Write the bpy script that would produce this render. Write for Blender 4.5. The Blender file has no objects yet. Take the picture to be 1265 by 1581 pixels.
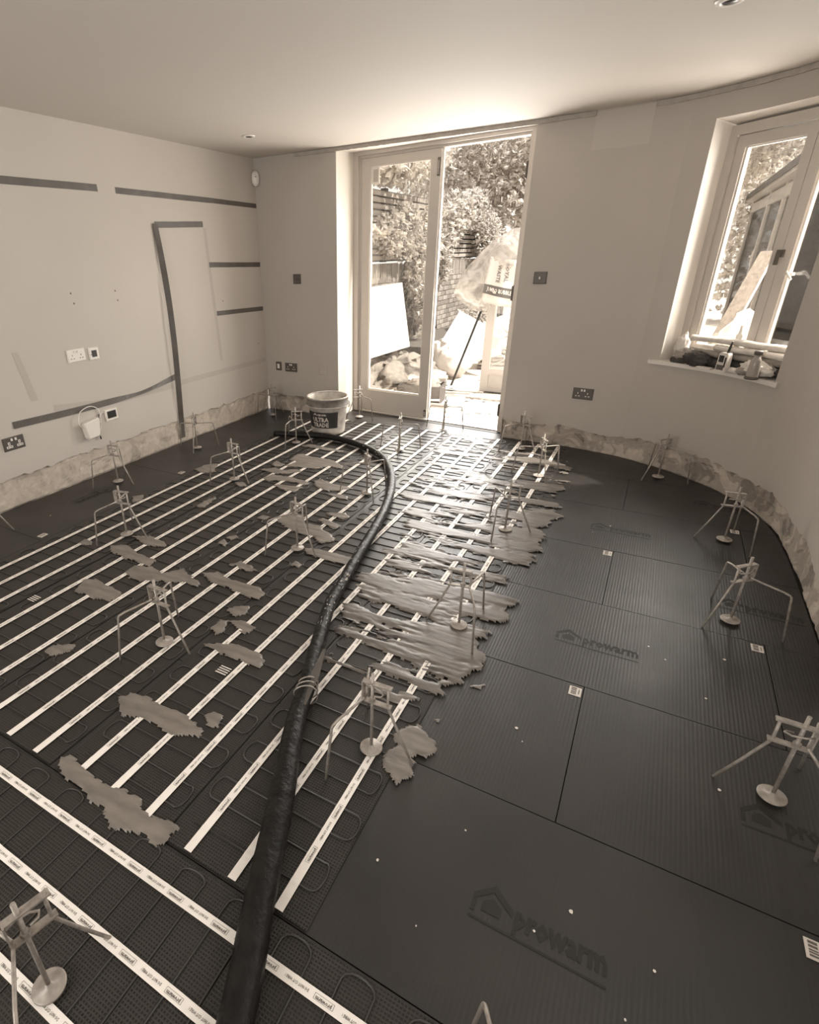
import bpy, math, random
from math import sin, cos, pi, radians
from mathutils import Vector, Matrix, noise

random.seed(7)
SC = bpy.context.scene
COL = SC.collection

# ------------------------------------------------------------------ camera
CAM_POS = (3.521, -4.813, 1.474)
R0 = (0.85999884, 0.50959335, -0.02676958)      # right
R1 = (0.20008435, -0.38499496, -0.900969)       # down
R2 = (-0.46943397, 0.76947612, -0.43305687)     # forward
cd = bpy.data.cameras.new('camera')
cam = bpy.data.objects.new('camera', cd)
COL.objects.link(cam)
cam.matrix_world = Matrix(((R0[0], -R1[0], -R2[0], CAM_POS[0]),
                           (R0[1], -R1[1], -R2[1], CAM_POS[1]),
                           (R0[2], -R1[2], -R2[2], CAM_POS[2]),
                           (0, 0, 0, 1)))
cd.sensor_fit = 'HORIZONTAL'
cd.sensor_width = 36.0
cd.lens = 841.767 / 1265 * 36.0
cd.shift_x = (632.5 - 491.84) / 1265
cd.shift_y = (802.72 - 790.5) / 1265
cd.clip_start = 0.02
cd.clip_end = 200
SC.camera = cam

# ------------------------------------------------------------------ world, sun, daylight, exposure
W = bpy.data.worlds.new('sky')
SC.world = W
W.use_nodes = True
bg = W.node_tree.nodes['Background']
bg.inputs[0].default_value = (1.0, 0.965, 0.915, 1)
bg.inputs[1].default_value = 1.25

def light(name, kind, loc, target, energy, color=(1, 0.965, 0.915), **kw):
    l = bpy.data.lights.new(name, kind)
    l.energy = energy
    l.color = color
    for k, v in kw.items():
        setattr(l, k, v)
    o = bpy.data.objects.new(name, l)
    COL.objects.link(o)
    o.location = loc
    o.rotation_euler = (Vector(target) - Vector(loc)).to_track_quat('-Z', 'Y').to_euler()
    return o

light('sun', 'SUN', (9, 6, 12), (9 - 0.80, 6 - 0.16, 12 - 1.0), 9.0, (1, 0.95, 0.87), angle=radians(1.5))
# fill lamps at two unseen openings added for light (right wall, rear wall)
light('fill_right_opening', 'AREA', (4.60, -3.95, 1.55), (0.0, -2.6, 1.35), 24, shape='RECTANGLE', size=1.5, size_y=1.35)
light('fill_rear_opening', 'AREA', (1.9, -6.55, 1.45), (1.7, -3.0, 2.0), 72, shape='RECTANGLE', size=1.7, size_y=1.35)
# sky light pouring in at the open garden doors and the casement
light('daylight_garden_doors', 'AREA', (1.80, 0.75, 1.12), (2.2, -3.0, 0.5), 115, shape='RECTANGLE', size=1.5, size_y=1.6)
light('daylight_casement', 'AREA', (4.16, 0.10, 1.55), (0.6, -2.3, 1.3), 82, shape='RECTANGLE', size=0.8, size_y=1.1)

vs = SC.view_settings
vs.view_transform = 'Standard'
vs.look = 'None'
vs.exposure = 0.0
vs.gamma = 1.0
vs.use_curve_mapping = False

# ------------------------------------------------------------------ helpers
H = 2.309
ORG = {}

def sep(v):
    """grey value -> the photograph's sepia tint"""
    k = min(1, max(0, (v - 0.2) / 0.65))
    return (v, v * (0.88 + 0.06 * k), v * (0.765 + 0.105 * k), 1)

class MB:
    def __init__(s):
        s.v, s.f, s.m, s.sm = [], [], [], []
    def add(s, verts, faces, mi=0, smooth=False):
        b = len(s.v)
        s.v += [tuple(q) for q in verts]
        for f in faces:
            s.f.append([b + i for i in f]); s.m.append(mi); s.sm.append(smooth)
        return s
    def quad(s, a, b, c, d, mi=0):
        return s.add([a, b, c, d], [(0, 1, 2, 3)], mi)
    def box(s, c, size, rz=0, M=None, mi=0):
        hx, hy, hz = size[0] / 2, size[1] / 2, size[2] / 2
        vs_ = [Vector((x, y, z)) for x in (-hx, hx) for y in (-hy, hy) for z in (-hz, hz)]
        if M is None:
            M = Matrix.Rotation(rz, 3, 'Z')
        c = Vector(c)
        return s.add([c + M @ q for q in vs_], [(0, 1, 3, 2), (4, 6, 7, 5), (0, 4, 5, 1), (2, 3, 7, 6), (0, 2, 6, 4), (1, 5, 7, 3)], mi)
    def bar(s, a, b, w, t, up=(0, 0, 1), mi=0):
        a, b = Vector(a), Vector(b)
        d = (b - a); L = d.length; d.normalize()
        u = Vector(up); x = d.cross(u)
        if x.length < 1e-5: x = Vector((1, 0, 0))
        x.normalize(); y = x.cross(d)
        M = Matrix((d, x, y)).transposed()
        return s.box((a + b) / 2, (L, w, t), M=M, mi=mi)
    def tube(s, pts, r, n=8, mi=0, caps=True, flat=1.0):
        pts = [Vector(q) for q in pts]
        rs = r if isinstance(r, (list, tuple)) else [r] * len(pts)
        d0 = (pts[1] - pts[0]).normalized()
        ref = Vector((0, 0, 1)) if abs(d0.z) < 0.9 else Vector((1, 0, 0))
        x = d0.cross(ref).normalized()
        vv, ff = [], []
        for i, q in enumerate(pts):
            d = (pts[min(i + 1, len(pts) - 1)] - pts[max(i - 1, 0)])
            if d.length < 1e-9: d = d0
            d.normalize()
            x = (x - d * x.dot(d))
            if x.length < 1e-6: x = d.orthogonal()
            x.normalize(); y = d.cross(x)
            for k in range(n):
                a = 2 * pi * k / n
                vv.append(q + x * (rs[i] * cos(a)) + y * (rs[i] * flat * sin(a)))
        for i in range(len(pts) - 1):
            for k in range(n):
                k2 = (k + 1) % n
                ff.append((i * n + k, i * n + k2, (i + 1) * n + k2, (i + 1) * n + k))
        s.add(vv, ff, mi, True)
        if caps:
            b = len(s.v) - len(vv)
            s.f.append([b + k for k in range(n)][::-1]); s.m.append(mi); s.sm.append(False)
            e = b + (len(pts) - 1) * n
            s.f.append([e + k for k in range(n)]); s.m.append(mi); s.sm.append(False)
        return s
    def lathe(s, prof, c=(0, 0, 0), n=24, mi=0, smooth=True, jit=0.0):
        vv, ff = [], []
        for (r, z) in prof:
            for k in range(n):
                a = 2 * pi * k / n
                rr = r * (1 + jit * noise.noise(Vector((cos(a) * 2, sin(a) * 2, z * 9 + 3))))
                vv.append((c[0] + rr * cos(a), c[1] + rr * sin(a), c[2] + z))
        for i in range(len(prof) - 1):
            for k in range(n):
                k2 = (k + 1) % n
                ff.append((i * n + k, i * n + k2, (i + 1) * n + k2, (i + 1) * n + k))
        return s.add(vv, ff, mi, smooth)
    def prism(s, poly, z0, z1, mi=0, inset=0.0):
        """closed polygon (xy) extruded; the top ring may be drawn inwards"""
        n = len(poly)
        area = sum(poly[i][0] * poly[(i + 1) % n][1] - poly[(i + 1) % n][0] * poly[i][1] for i in range(n))
        if area < 0: poly = poly[::-1]
        top = []
        for i in range(n):
            p0, p1, p2 = Vector(poly[i - 1][:2]), Vector(poly[i][:2]), Vector(poly[(i + 1) % n][:2])
            t = (p2 - p0)
            nrm = Vector((-t.y, t.x))
            if nrm.length > 1e-9: nrm.normalize()
            top.append(p1 + nrm * inset)
        vv = [(q[0], q[1], z0) for q in poly] + [(q[0], q[1], z1) for q in top]
        ff = [tuple(range(n, 2 * n))] + [(i, (i + 1) % n, n + (i + 1) % n, n + i) for i in range(n)]
        return s.add(vv, ff, mi)
    def mesh(s, name, org=(0, 0, 0)):
        me = bpy.data.meshes.new(name)
        ox, oy, oz = org
        me.from_pydata([(x - ox, y - oy, z - oz) for x, y, z in s.v], [], s.f)
        me.polygons.foreach_set('material_index', s.m)
        me.polygons.foreach_set('use_smooth', s.sm)
        me.update()
        return me

def ob(name, mb, mats, parent=None, origin=None, kind=None, label=None):
    org = ORG.get(parent, (0, 0, 0)) if parent is not None else (origin or (0, 0, 0))
    me = mb.mesh(name, org) if isinstance(mb, MB) else mb
    if isinstance(mb, MB):
        for m in (mats if isinstance(mats, (list, tuple)) else [mats]):
            me.materials.append(m)
    o = bpy.data.objects.new(name, me)
    COL.objects.link(o)
    if parent is not None:
        o.parent = parent
    elif origin:
        o.location = origin
    ORG[o] = org
    if kind: o['kind'] = kind
    if label: o['label'] = label
    return o

def tag(o, label, cat, group=None, kind=None):
    o['label'] = label; o['category'] = cat
    if group: o['group'] = group
    if kind: o['kind'] = kind
    return o

def thing(name, label, cat, loc=(0, 0, 0), group=None, rz=0.0):
    o = bpy.data.objects.new(name, None)
    COL.objects.link(o)
    o.empty_display_size = 0.05
    o.location = loc
    o.rotation_euler = (0, 0, rz)
    ORG[o] = tuple(loc)
    return tag(o, label, cat, group)

def copy_tree(o, parent=None):
    c = o.copy(); COL.objects.link(c); c.parent = parent
    for ch in list(o.children):
        copy_tree(ch, c)
    return c

# ------------------------------------------------------------------ materials
def nodes(name):
    m = bpy.data.materials.new(name); m.use_nodes = True
    t = m.node_tree
    return m, t, t.nodes['Principled BSDF']

def mat(name, v, rough=0.6, metal=0.0, var=0.0, vscale=6.0, bump=0.0, bscale=60.0, spec=0.5, stretch=None, col=None, detail=4.0):
    m, t, b = nodes(name)
    c = col or sep(v)
    b.inputs['Base Color'].default_value = c
    b.inputs['Roughness'].default_value = rough
    b.inputs['Metallic'].default_value = metal
    b.inputs['Specular IOR Level'].default_value = spec
    N, L = t.nodes, t.links
    if var or bump:
        tc = N.new('ShaderNodeTexCoord')
        src = tc.outputs['Object']
        if stretch:
            mp = N.new('ShaderNodeMapping'); mp.inputs['Scale'].default_value = stretch
            L.new(src, mp.inputs[0]); src = mp.outputs[0]
    if var:
        n = N.new('ShaderNodeTexNoise'); n.inputs['Scale'].default_value = vscale; n.inputs['Detail'].default_value = detail
        L.new(src, n.inputs['Vector'])
        r = N.new('ShaderNodeValToRGB')
        r.color_ramp.elements[0].position = 0.3; r.color_ramp.elements[1].position = 0.7
        r.color_ramp.elements[0].color = tuple(x * (1 - var) for x in c[:3]) + (1,)
        r.color_ramp.elements[1].color = tuple(min(1, x * (1 + var)) for x in c[:3]) + (1,)
        L.new(n.outputs['Fac'], r.inputs[0]); L.new(r.outputs[0], b.inputs['Base Color'])
    if bump:
        n2 = N.new('ShaderNodeTexNoise'); n2.inputs['Scale'].default_value = bscale; n2.inputs['Detail'].default_value = 5
        L.new(src, n2.inputs['Vector'])
        bp = N.new('ShaderNodeBump'); bp.inputs['Strength'].default_value = bump; bp.inputs['Distance'].default_value = 0.01
        L.new(n2.outputs['Fac'], bp.inputs['Height']); L.new(bp.outputs[0], b.inputs['Normal'])
    return m

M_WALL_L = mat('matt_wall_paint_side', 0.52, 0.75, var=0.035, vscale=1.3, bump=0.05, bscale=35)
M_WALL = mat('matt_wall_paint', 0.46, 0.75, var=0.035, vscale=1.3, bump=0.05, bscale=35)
M_CEIL = mat('ceiling_paint', 0.56, 0.8, bump=0.03, bscale=30)
M_WHITE = mat('white_gloss_paint', 0.72, 0.4, var=0.03, vscale=8)
M_FRAME = mat('timber_frame_paint', 0.50, 0.45, var=0.03, vscale=7)
M_REVEAL = mat('reveal_paint', 0.66, 0.7, var=0.03, vscale=3)
M_PATCHP = mat('fresh_paint_patch', 0.51, 0.75)
M_MARK = mat('tape_ghost_mark', 0.455, 0.75)
M_SLAB = mat('dark_subfloor', 0.02, 0.9)
M_TAPE = mat('dark_masking_tape', 0.10, 0.5, var=0.2, vscale=9, bump=0.1, bscale=80)
M_BLACK = mat('black_plastic', 0.015, 0.4)
M_DARKB = mat('dark_brushed_plate', 0.10, 0.45, metal=0.2)
M_PLATEW = mat('white_moulded_plastic', 0.78, 0.35)
M_METAL = mat('galvanised_steel', 0.36, 0.5, metal=0.35, var=0.25, vscale=60)
M_DISC = mat('zinc_disc', 0.36, 0.5, metal=0.25, var=0.2, vscale=50)
M_STRIP = mat('white_mat_tape', 0.92, 0.45, var=0.04, vscale=30)
M_INK = mat('strip_ink', 0.13, 0.6)
M_CABLE = mat('heating_cable', 0.05, 0.38)
M_LOGO = mat('board_print', 0.014, 0.6)
M_STICK = mat('paper_sticker', 0.70, 0.6)
M_ADH = mat('cement_adhesive', 0.20, 0.42, var=0.25, vscale=14, bump=0.22, bscale=26, stretch=(0.6, 2.0, 1))
M_ADH2 = mat('wet_cement_adhesive', 0.15, 0.44, var=0.4, vscale=11, bump=0.16, bscale=24, stretch=(0.5, 2.2, 1))
M_HOSE = mat('black_rubber_hose', 0.008, 0.45, spec=0.3, var=0.5, vscale=24, bump=0.5, bscale=45)
M_HOSED = mat('hose_cement_splash', 0.42, 0.7)
M_BUCKET = mat('white_bucket_plastic', 0.50, 0.5, var=0.42, vscale=11, detail=7)
M_BLABEL = mat('bucket_label_print', 0.035, 0.5, var=0.4, vscale=9)
M_BTEXT = mat('bucket_lettering', 0.55, 0.6)
M_SOOT = mat('dried_dark_paint', 0.16, 0.6, var=0.4, vscale=12)
M_STEEL = mat('steel_hinge', 0.16, 0.35, metal=0.7)
M_PATIO = mat('pale_paving', 0.62, 0.8, var=0.1, vscale=5, bump=0.1)
M_BRICK = [mat('garden_brick_%d' % i, v, 0.85, var=0.2, vscale=14, bump=0.4, bscale=50) for i, v in enumerate((0.20, 0.26, 0.32))]
M_MORTAR = mat('lime_mortar', 0.55, 0.9, bump=0.2)
M_SLAT = mat('weathered_slat', 0.36, 0.8, var=0.15, vscale=9, stretch=(1, 0.2, 6))
M_BARK = mat('pale_bark', 0.6, 0.85, var=0.2, vscale=14, bump=0.5, bscale=40)
M_STEM = mat('stem_bark', 0.12, 0.85)
M_BOARDW = mat('white_sheet_board', 0.82, 0.6)
M_CARD = mat('cardboard', 0.36, 0.85, var=0.08, vscale=12)
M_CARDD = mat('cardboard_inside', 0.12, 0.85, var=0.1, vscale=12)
M_RUBBLE = [mat('rubble_%d' % i, v, 0.9, var=0.25, vscale=16, bump=0.4) for i, v in enumerate((0.14, 0.26, 0.42))]
M_CRATE = mat('dark_crate', 0.10, 0.6, var=0.2, vscale=15)
M_BAG = mat('white_bag', 0.62, 0.5, bump=0.5, bscale=14)
M_BAGBAND = mat('bag_dark_band', 0.12, 0.5)
M_PATH = mat('doormat', 0.45, 0.95, var=0.4, vscale=30)
M_CLOTH_L = mat('pale_dust_sheet', 0.66, 0.9, var=0.12, vscale=20, bump=0.5, bscale=40)
M_CLOTH_M = mat('grey_dust_sheet', 0.30, 0.9, var=0.2, vscale=22, bump=0.6, bscale=40)
M_CLOTH_D = mat('dark_cloth', 0.055, 0.9, var=0.4, vscale=18, bump=0.6, bscale=30)
M_FOIL = mat('foil_board', 0.24, 0.45, var=0.3, vscale=34, bump=0.3)
M_BOTTLE = mat('cloudy_bottle_plastic', 0.34, 0.2)
M_TRIMB = mat('ceiling_batten_plaster', 0.40, 0.8, var=0.12, vscale=20, bump=0.2)

def mat_board():
    m, t, b = nodes('insulation_board')
    N, L = t.nodes, t.links
    tc = N.new('ShaderNodeTexCoord')
    n = N.new('ShaderNodeTexNoise'); n.inputs['Scale'].default_value = 2.6; n.inputs['Detail'].default_value = 7
    L.new(tc.outputs['Object'], n.inputs['Vector'])
    r = N.new('ShaderNodeValToRGB')
    r.color_ramp.elements[0].position = 0.3; r.color_ramp.elements[1].position = 0.75
    r.color_ramp.elements[0].color = sep(0.013); r.color_ramp.elements[1].color = sep(0.029)
    L.new(n.outputs['Fac'], r.inputs[0]); L.new(r.outputs[0], b.inputs['Base Color'])
    n3 = N.new('ShaderNodeTexNoise'); n3.inputs['Scale'].default_value = 5; n3.inputs['Detail'].default_value = 6
    L.new(tc.outputs['Object'], n3.inputs['Vector'])
    rr = N.new('ShaderNodeMapRange'); rr.inputs['To Min'].default_value = 0.36; rr.inputs['To Max'].default_value = 0.54
    L.new(n3.outputs['Fac'], rr.inputs['Value']); L.new(rr.outputs[0], b.inputs['Roughness'])
    b.inputs['Specular IOR Level'].default_value = 0.72
    w = N.new('ShaderNodeTexWave'); w.bands_direction = 'X'; w.inputs['Scale'].default_value = 26; w.inputs['Distortion'].default_value = 0.15
    L.new(tc.outputs['Object'], w.inputs['Vector'])
    bp = N.new('ShaderNodeBump'); bp.inputs['Strength'].default_value = 0.10; bp.inputs['Distance'].default_value = 0.004
    L.new(w.outputs['Fac'], bp.inputs['Height'])
    n2 = N.new('ShaderNodeTexNoise'); n2.inputs['Scale'].default_value = 120
    L.new(tc.outputs['Object'], n2.inputs['Vector'])
    bp2 = N.new('ShaderNodeBump'); bp2.inputs['Strength'].default_value = 0.08; bp2.inputs['Distance'].default_value = 0.004
    L.new(n2.outputs['Fac'], bp2.inputs['Height']); L.new(bp.outputs[0], bp2.inputs['Normal']); L.new(bp2.outputs[0], b.inputs['Normal'])
    return m
M_BOARD = mat_board()

def mat_mesh():
    m, t, b = nodes('heating_mat_mesh')
    N, L = t.nodes, t.links
    tc = N.new('ShaderNodeTexCoord')
    br = N.new('ShaderNodeTexBrick')
    br.offset = 0.0; br.squash = 1.0
    br.inputs['Scale'].default_value = 1.0
    br.inputs['Brick Width'].default_value = 0.0085
    br.inputs['Row Height'].default_value = 0.0085
    br.inputs['Mortar Size'].default_value = 0.0018
    br.inputs['Mortar Smooth'].default_value = 0.3
    br.inputs['Color1'].default_value = sep(0.014); br.inputs['Color2'].default_value = sep(0.020)
    br.inputs['Mortar'].default_value = sep(0.045)
    L.new(tc.outputs['Object'], br.inputs['Vector'])
    n = N.new('ShaderNodeTexNoise'); n.inputs['Scale'].default_value = 3.5; n.inputs['Detail'].default_value = 6
    L.new(tc.outputs['Object'], n.inputs['Vector'])
    mx = N.new('ShaderNodeMix'); mx.data_type = 'RGBA'; mx.blend_type = 'MIX'
    mr = N.new('ShaderNodeMapRange'); mr.inputs['From Min'].default_value = 0.45; mr.inputs['From Max'].default_value = 0.75; mr.inputs['To Max'].default_value = 0.5
    L.new(n.outputs['Fac'], mr.inputs['Value']); L.new(mr.outputs[0], mx.inputs['Factor'])
    L.new(br.outputs['Color'], mx.inputs[6]); mx.inputs[7].default_value = sep(0.04)
    L.new(mx.outputs[2], b.inputs['Base Color'])
    b.inputs['Roughness'].default_value = 0.36
    b.inputs['Specular IOR Level'].default_value = 0.35
    bp = N.new('ShaderNodeBump'); bp.inputs['Strength'].default_value = 0.5; bp.inputs['Distance'].default_value = 0.003
    L.new(br.outputs['Fac'], bp.inputs['Height']); L.new(bp.outputs[0], b.inputs['Normal'])
    return m
M_MESH = mat_mesh()

def mat_plaster(name, cols):
    m, t, b = nodes(name)
    N, L = t.nodes, t.links
    tc = N.new('ShaderNodeTexCoord')
    n = N.new('ShaderNodeTexNoise'); n.inputs['Scale'].default_value = 6.5; n.inputs['Detail'].default_value = 3; n.inputs['Distortion'].default_value = 0.6
    L.new(tc.outputs['Object'], n.inputs['Vector'])
    r = N.new('ShaderNodeValToRGB')
    e = r.color_ramp.elements
    e[0].position = 0.40; e[0].color = sep(cols[0])
    e[1].position = 0.43; e[1].color = sep(cols[1])
    x = e.new(0.56); x.color = sep(cols[1] * 1.05)
    y = e.new(0.58); y.color = sep(cols[2])
    L.new(n.outputs['Fac'], r.inputs[0])
    n2 = N.new('ShaderNodeTexNoise'); n2.inputs['Scale'].default_value = 30; n2.inputs['Detail'].default_value = 6
    L.new(tc.outputs['Object'], n2.inputs['Vector'])
    mx = N.new('ShaderNodeMix'); mx.data_type = 'RGBA'; mx.blend_type = 'MULTIPLY'; mx.inputs['Factor'].default_value = 0.45
    L.new(r.outputs[0], mx.inputs[6]); L.new(n2.outputs['Color'], mx.inputs[7])
    g = N.new('ShaderNodeRGBToBW'); L.new(mx.outputs[2], g.inputs[0])
    tint = N.new('ShaderNodeMix'); tint.data_type = 'RGBA'; tint.blend_type = 'MULTIPLY'; tint.inputs['Factor'].default_value = 1
    cb = N.new('ShaderNodeCombineColor')
    for i in range(3): L.new(g.outputs[0], cb.inputs[i])
    L.new(cb.outputs[0], tint.inputs[6]); tint.inputs[7].default_value = (1.25, 1.08, 0.92, 1)
    L.new(tint.outputs[2], b.inputs['Base Color'])
    b.inputs['Roughness'].default_value = 0.9
    bp = N.new('ShaderNodeBump'); bp.inputs['Strength'].default_value = 0.6; bp.inputs['Distance'].default_value = 0.01
    L.new(r.outputs[0], bp.inputs['Height'])
    bp2 = N.new('ShaderNodeBump'); bp2.inputs['Strength'].default_value = 0.3; bp2.inputs['Distance'].default_value = 0.01
    L.new(n2.outputs['Fac'], bp2.inputs['Height']); L.new(bp.outputs[0], bp2.inputs['Normal']); L.new(bp2.outputs[0], b.inputs['Normal'])
    return m
M_PLASTER = mat_plaster('broken_plaster', (.26, .40, .56))
M_PLASTER_L = mat_plaster('pale_broken_plaster', (.46, .55, .62))

def mat_glass(name='window_glass', gloss=0.08):
    m, t, b = nodes(name)
    N, L = t.nodes, t.links
    tr = N.new('ShaderNodeBsdfTransparent'); tr.inputs[0].default_value = (0.97, 0.96, 0.94, 1)
    gl = N.new('ShaderNodeBsdfGlossy'); gl.inputs['Roughness'].default_value = 0.02
    mx = N.new('ShaderNodeMixShader'); mx.inputs[0].default_value = gloss
    L.new(tr.outputs[0], mx.inputs[1]); L.new(gl.outputs[0], mx.inputs[2])
    L.new(mx.outputs[0], N['Material Output'].inputs['Surface'])
    return m
M_GLASS = mat_glass()
M_GLASSD = mat_glass('old_glass', 0.14)

def mat_poly():
    m, t, b = nodes('clear_polythene')
    N, L = t.nodes, t.links
    tr = N.new('ShaderNodeBsdfTransparent')
    df = N.new('ShaderNodeBsdfTranslucent'); df.inputs[0].default_value = sep(0.55)
    d2 = N.new('ShaderNodeBsdfPrincipled'); d2.inputs['Base Color'].default_value = sep(0.72); d2.inputs['Roughness'].default_value = 0.2
    m1 = N.new('ShaderNodeMixShader'); m1.inputs[0].default_value = 0.45
    L.new(d2.outputs[0], m1.inputs[1]); L.new(df.outputs[0], m1.inputs[2])
    mx = N.new('ShaderNodeMixShader')
    tc = N.new('ShaderNodeTexCoord')
    n = N.new('ShaderNodeTexNoise'); n.inputs['Scale'].default_value = 7; n.inputs['Distortion'].default_value = 1.5
    L.new(tc.outputs['Object'], n.inputs['Vector'])
    mr = N.new('ShaderNodeMapRange'); mr.inputs['From Min'].default_value = 0.35; mr.inputs['From Max'].default_value = 0.65; mr.inputs['To Min'].default_value = 0.42; mr.inputs['To Max'].default_value = 0.92
    L.new(n.outputs['Fac'], mr.inputs['Value']); L.new(mr.outputs[0], mx.inputs[0])
    L.new(tr.outputs[0], mx.inputs[1]); L.new(m1.outputs[0], mx.inputs[2])
    L.new(mx.outputs[0], N['Material Output'].inputs['Surface'])
    return m
M_POLY = mat_poly()

def mat_leaf(name, lo, hi, sc=2.5):
    m, t, b = nodes(name)
    N, L = t.nodes, t.links
    tc = N.new('ShaderNodeTexCoord')
    n = N.new('ShaderNodeTexWhiteNoise')
    sn = N.new('ShaderNodeVectorMath'); sn.operation = 'SNAP'; sn.inputs[1].default_value = (0.07, 0.07, 0.07)
    L.new(tc.outputs['Object'], sn.inputs[0]); L.new(sn.outputs[0], n.inputs['Vector'])
    r = N.new('ShaderNodeValToRGB'); r.color_ramp.elements[0].color = sep(lo); r.color_ramp.elements[1].color = sep(hi)
    L.new(n.outputs['Value'], r.inputs[0])
    tl = N.new('ShaderNodeBsdfTranslucent'); L.new(r.outputs[0], tl.inputs[0]); L.new(r.outputs[0], b.inputs['Base Color'])
    b.inputs['Roughness'].default_value = 0.4
    mx = N.new('ShaderNodeMixShader'); mx.inputs[0].default_value = 0.55
    L.new(b.outputs[0], mx.inputs[1]); L.new(tl.outputs[0], mx.inputs[2])
    L.new(mx.outputs[0], N['Material Output'].inputs['Surface'])
    return m
M_LEAF = mat_leaf('ivy_leaf', 0.25, 0.9)
M_LEAF2 = mat_leaf('tree_leaf', 0.35, 0.95)

# ------------------------------------------------------------------ text
_tc = {}
def text_mb(body, size=1.0, bold=0.0, key=None):
    """flat lettering as (verts, faces) in the xy plane, left-bottom at the origin"""
    k = (body, round(size, 4), bold)
    if k in _tc: return _tc[k]
    cu = bpy.data.curves.new('lettering', 'FONT')
    cu.body = body; cu.size = size; cu.offset = bold * size; cu.resolution_u = 1
    o = bpy.data.objects.new('lettering', cu)
    COL.objects.link(o)
    bpy.context.view_layer.update()
    me = bpy.data.meshes.new_from_object(o.evaluated_get(bpy.context.evaluated_depsgraph_get()))
    vv = [tuple(v.co) for v in me.vertices]; ff = [tuple(p.vertices) for p in me.polygons]
    bpy.data.objects.remove(o); bpy.data.curves.remove(cu); bpy.data.meshes.remove(me)
    x0 = min(v[0] for v in vv); y0 = min(v[1] for v in vv)
    vv = [(v[0] - x0, v[1] - y0, 0) for v in vv]
    w = max(v[0] for v in vv); h = max(v[1] for v in vv)
    _tc[k] = (vv, ff, w, h)
    return _tc[k]

def put_text(mb, body, width, height, fn, bold=0.0, mi=0):
    vv, ff, w, h = text_mb(body, 1.0, bold)
    mb.add([fn(v[0] / w * width, v[1] / h * height) for v in vv], ff, mi)

# ================================================================== SETTING
FP = [(2.49, 0), (2.75, -.012), (2.98, -.03), (3.15, -.05), (3.3, -.08), (3.43, -.118), (3.56, -.183), (3.63, -.222), (3.7, -.263), (3.79, -.327), (3.886, -.405),
      (3.98, -.495), (4.061, -.59), (4.155, -.726), (4.2, -.81), (4.25, -.93), (4.285, -1.04), (4.305, -1.16), (4.318, -1.3), (4.328, -1.46), (4.33, -1.65), (4.33, -2.6),
      (4.33, -3.2), (4.33, -4.7), (4.33, -6.2)]
W0, W1 = Vector((3.56, -.183)), Vector((4.155, -.726))
WU = (W1 - W0).normalized(); WN = Vector((-WU.y, WU.x))
def wp(s, o, z):
    q = W0 + WU * s + WN * o
    return (q.x, q.y, z)
SILL_Z, HEAD_Z = 0.745, 2.158

def jag(s, base, amp, seed):
    return base + amp * (noise.noise(Vector((s * 5.0, seed, 0))) * 1.0 + 0.7 * noise.noise(Vector((s * 17.0, seed, 2))) + 0.4 * noise.noise(Vector((s * 60.0, seed, 5))))

def fine(path, step=0.025):
    out = []
    for a, b in zip(path, path[1:]):
        a, b = Vector(a), Vector(b)
        n = max(1, int((b - a).length / step))
        out += [a.lerp(b, i / n) for i in range(n)]
    out.append(Vector(path[-1]))
    return out

def skin(mb, path, base, amp, seed, top=H, inward=1.0, holes=(), t=0.014):
    """painted plaster skin: jagged lower edge where the skirting came off, thickness returned to the masonry"""
    pts = fine(path)
    s = 0
    zs = []
    for i, q in enumerate(pts):
        if i: s += (q - pts[i - 1]).length
        zs.append(jag(s, base, amp, seed))
    for i in range(len(pts) - 1):
        a, b = pts[i], pts[i + 1]
        d = (b - a).normalized(); n = Vector((-d.y, d.x)) * t * inward
        za, zb = zs[i], zs[i + 1]
        hole = None
        mid = (a + b) / 2
        for fnc, z0, z1 in holes:
            if fnc(mid): hole = (z0, z1)
        if hole:
            mb.quad((a.x, a.y, za), (b.x, b.y, zb), (b.x, b.y, hole[0]), (a.x, a.y, hole[0]))
            mb.quad((a.x, a.y, hole[1]), (b.x, b.y, hole[1]), (b.x, b.y, top), (a.x, a.y, top))
        else:
            mb.quad((a.x, a.y, za), (b.x, b.y, zb), (b.x, b.y, top), (a.x, a.y, top))
        mb.quad((a.x + n.x, a.y + n.y, za), (b.x + n.x, b.y + n.y, zb), (b.x, b.y, zb), (a.x, a.y, za))
    return mb

def band(path, hgt, seed, inward=1.0, t=0.016):
    """rough masonry strip left behind by the skirting"""
    pts = fine(path, 0.018)
    mb = MB(); nz = 16
    vv, ff = [], []
    for i, q in enumerate(pts):
        d = (pts[min(i + 1, len(pts) - 1)] - pts[max(0, i - 1)]).normalized(); n = Vector((-d.y, d.x)) * inward
        for k in range(nz + 1):
            z = -0.012 + (hgt + 0.012) * k / nz
            h = noise.noise(Vector((q.x * 7 + seed, q.y * 7, z * 9)))
            st = 0.007 * max(0, min(1, (h + .12) / .1)) 
            off = t - st + 0.003 * noise.noise(Vector((q.x * 40, q.y * 40, z * 40)))
            if k < 1: off += 0.010 + 0.010 * noise.noise(Vector((q.x * 12, q.y * 12, 8)))
            vv.append((q.x + n.x * off, q.y + n.y * off, z))
    for i in range(len(pts) - 1):
        for k in range(nz):
            ff.append((i * (nz + 1) + k, (i + 1) * (nz + 1) + k, (i + 1) * (nz + 1) + k + 1, i * (nz + 1) + k + 1))
    return mb.add(vv, ff)

# --- left wall
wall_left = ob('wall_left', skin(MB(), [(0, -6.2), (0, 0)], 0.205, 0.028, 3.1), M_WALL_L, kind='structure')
b_ = ob('baseboard_left', band([(0, -6.2), (0, 0)], 0.30, 1.0), M_PLASTER_L, kind='structure')
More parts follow.
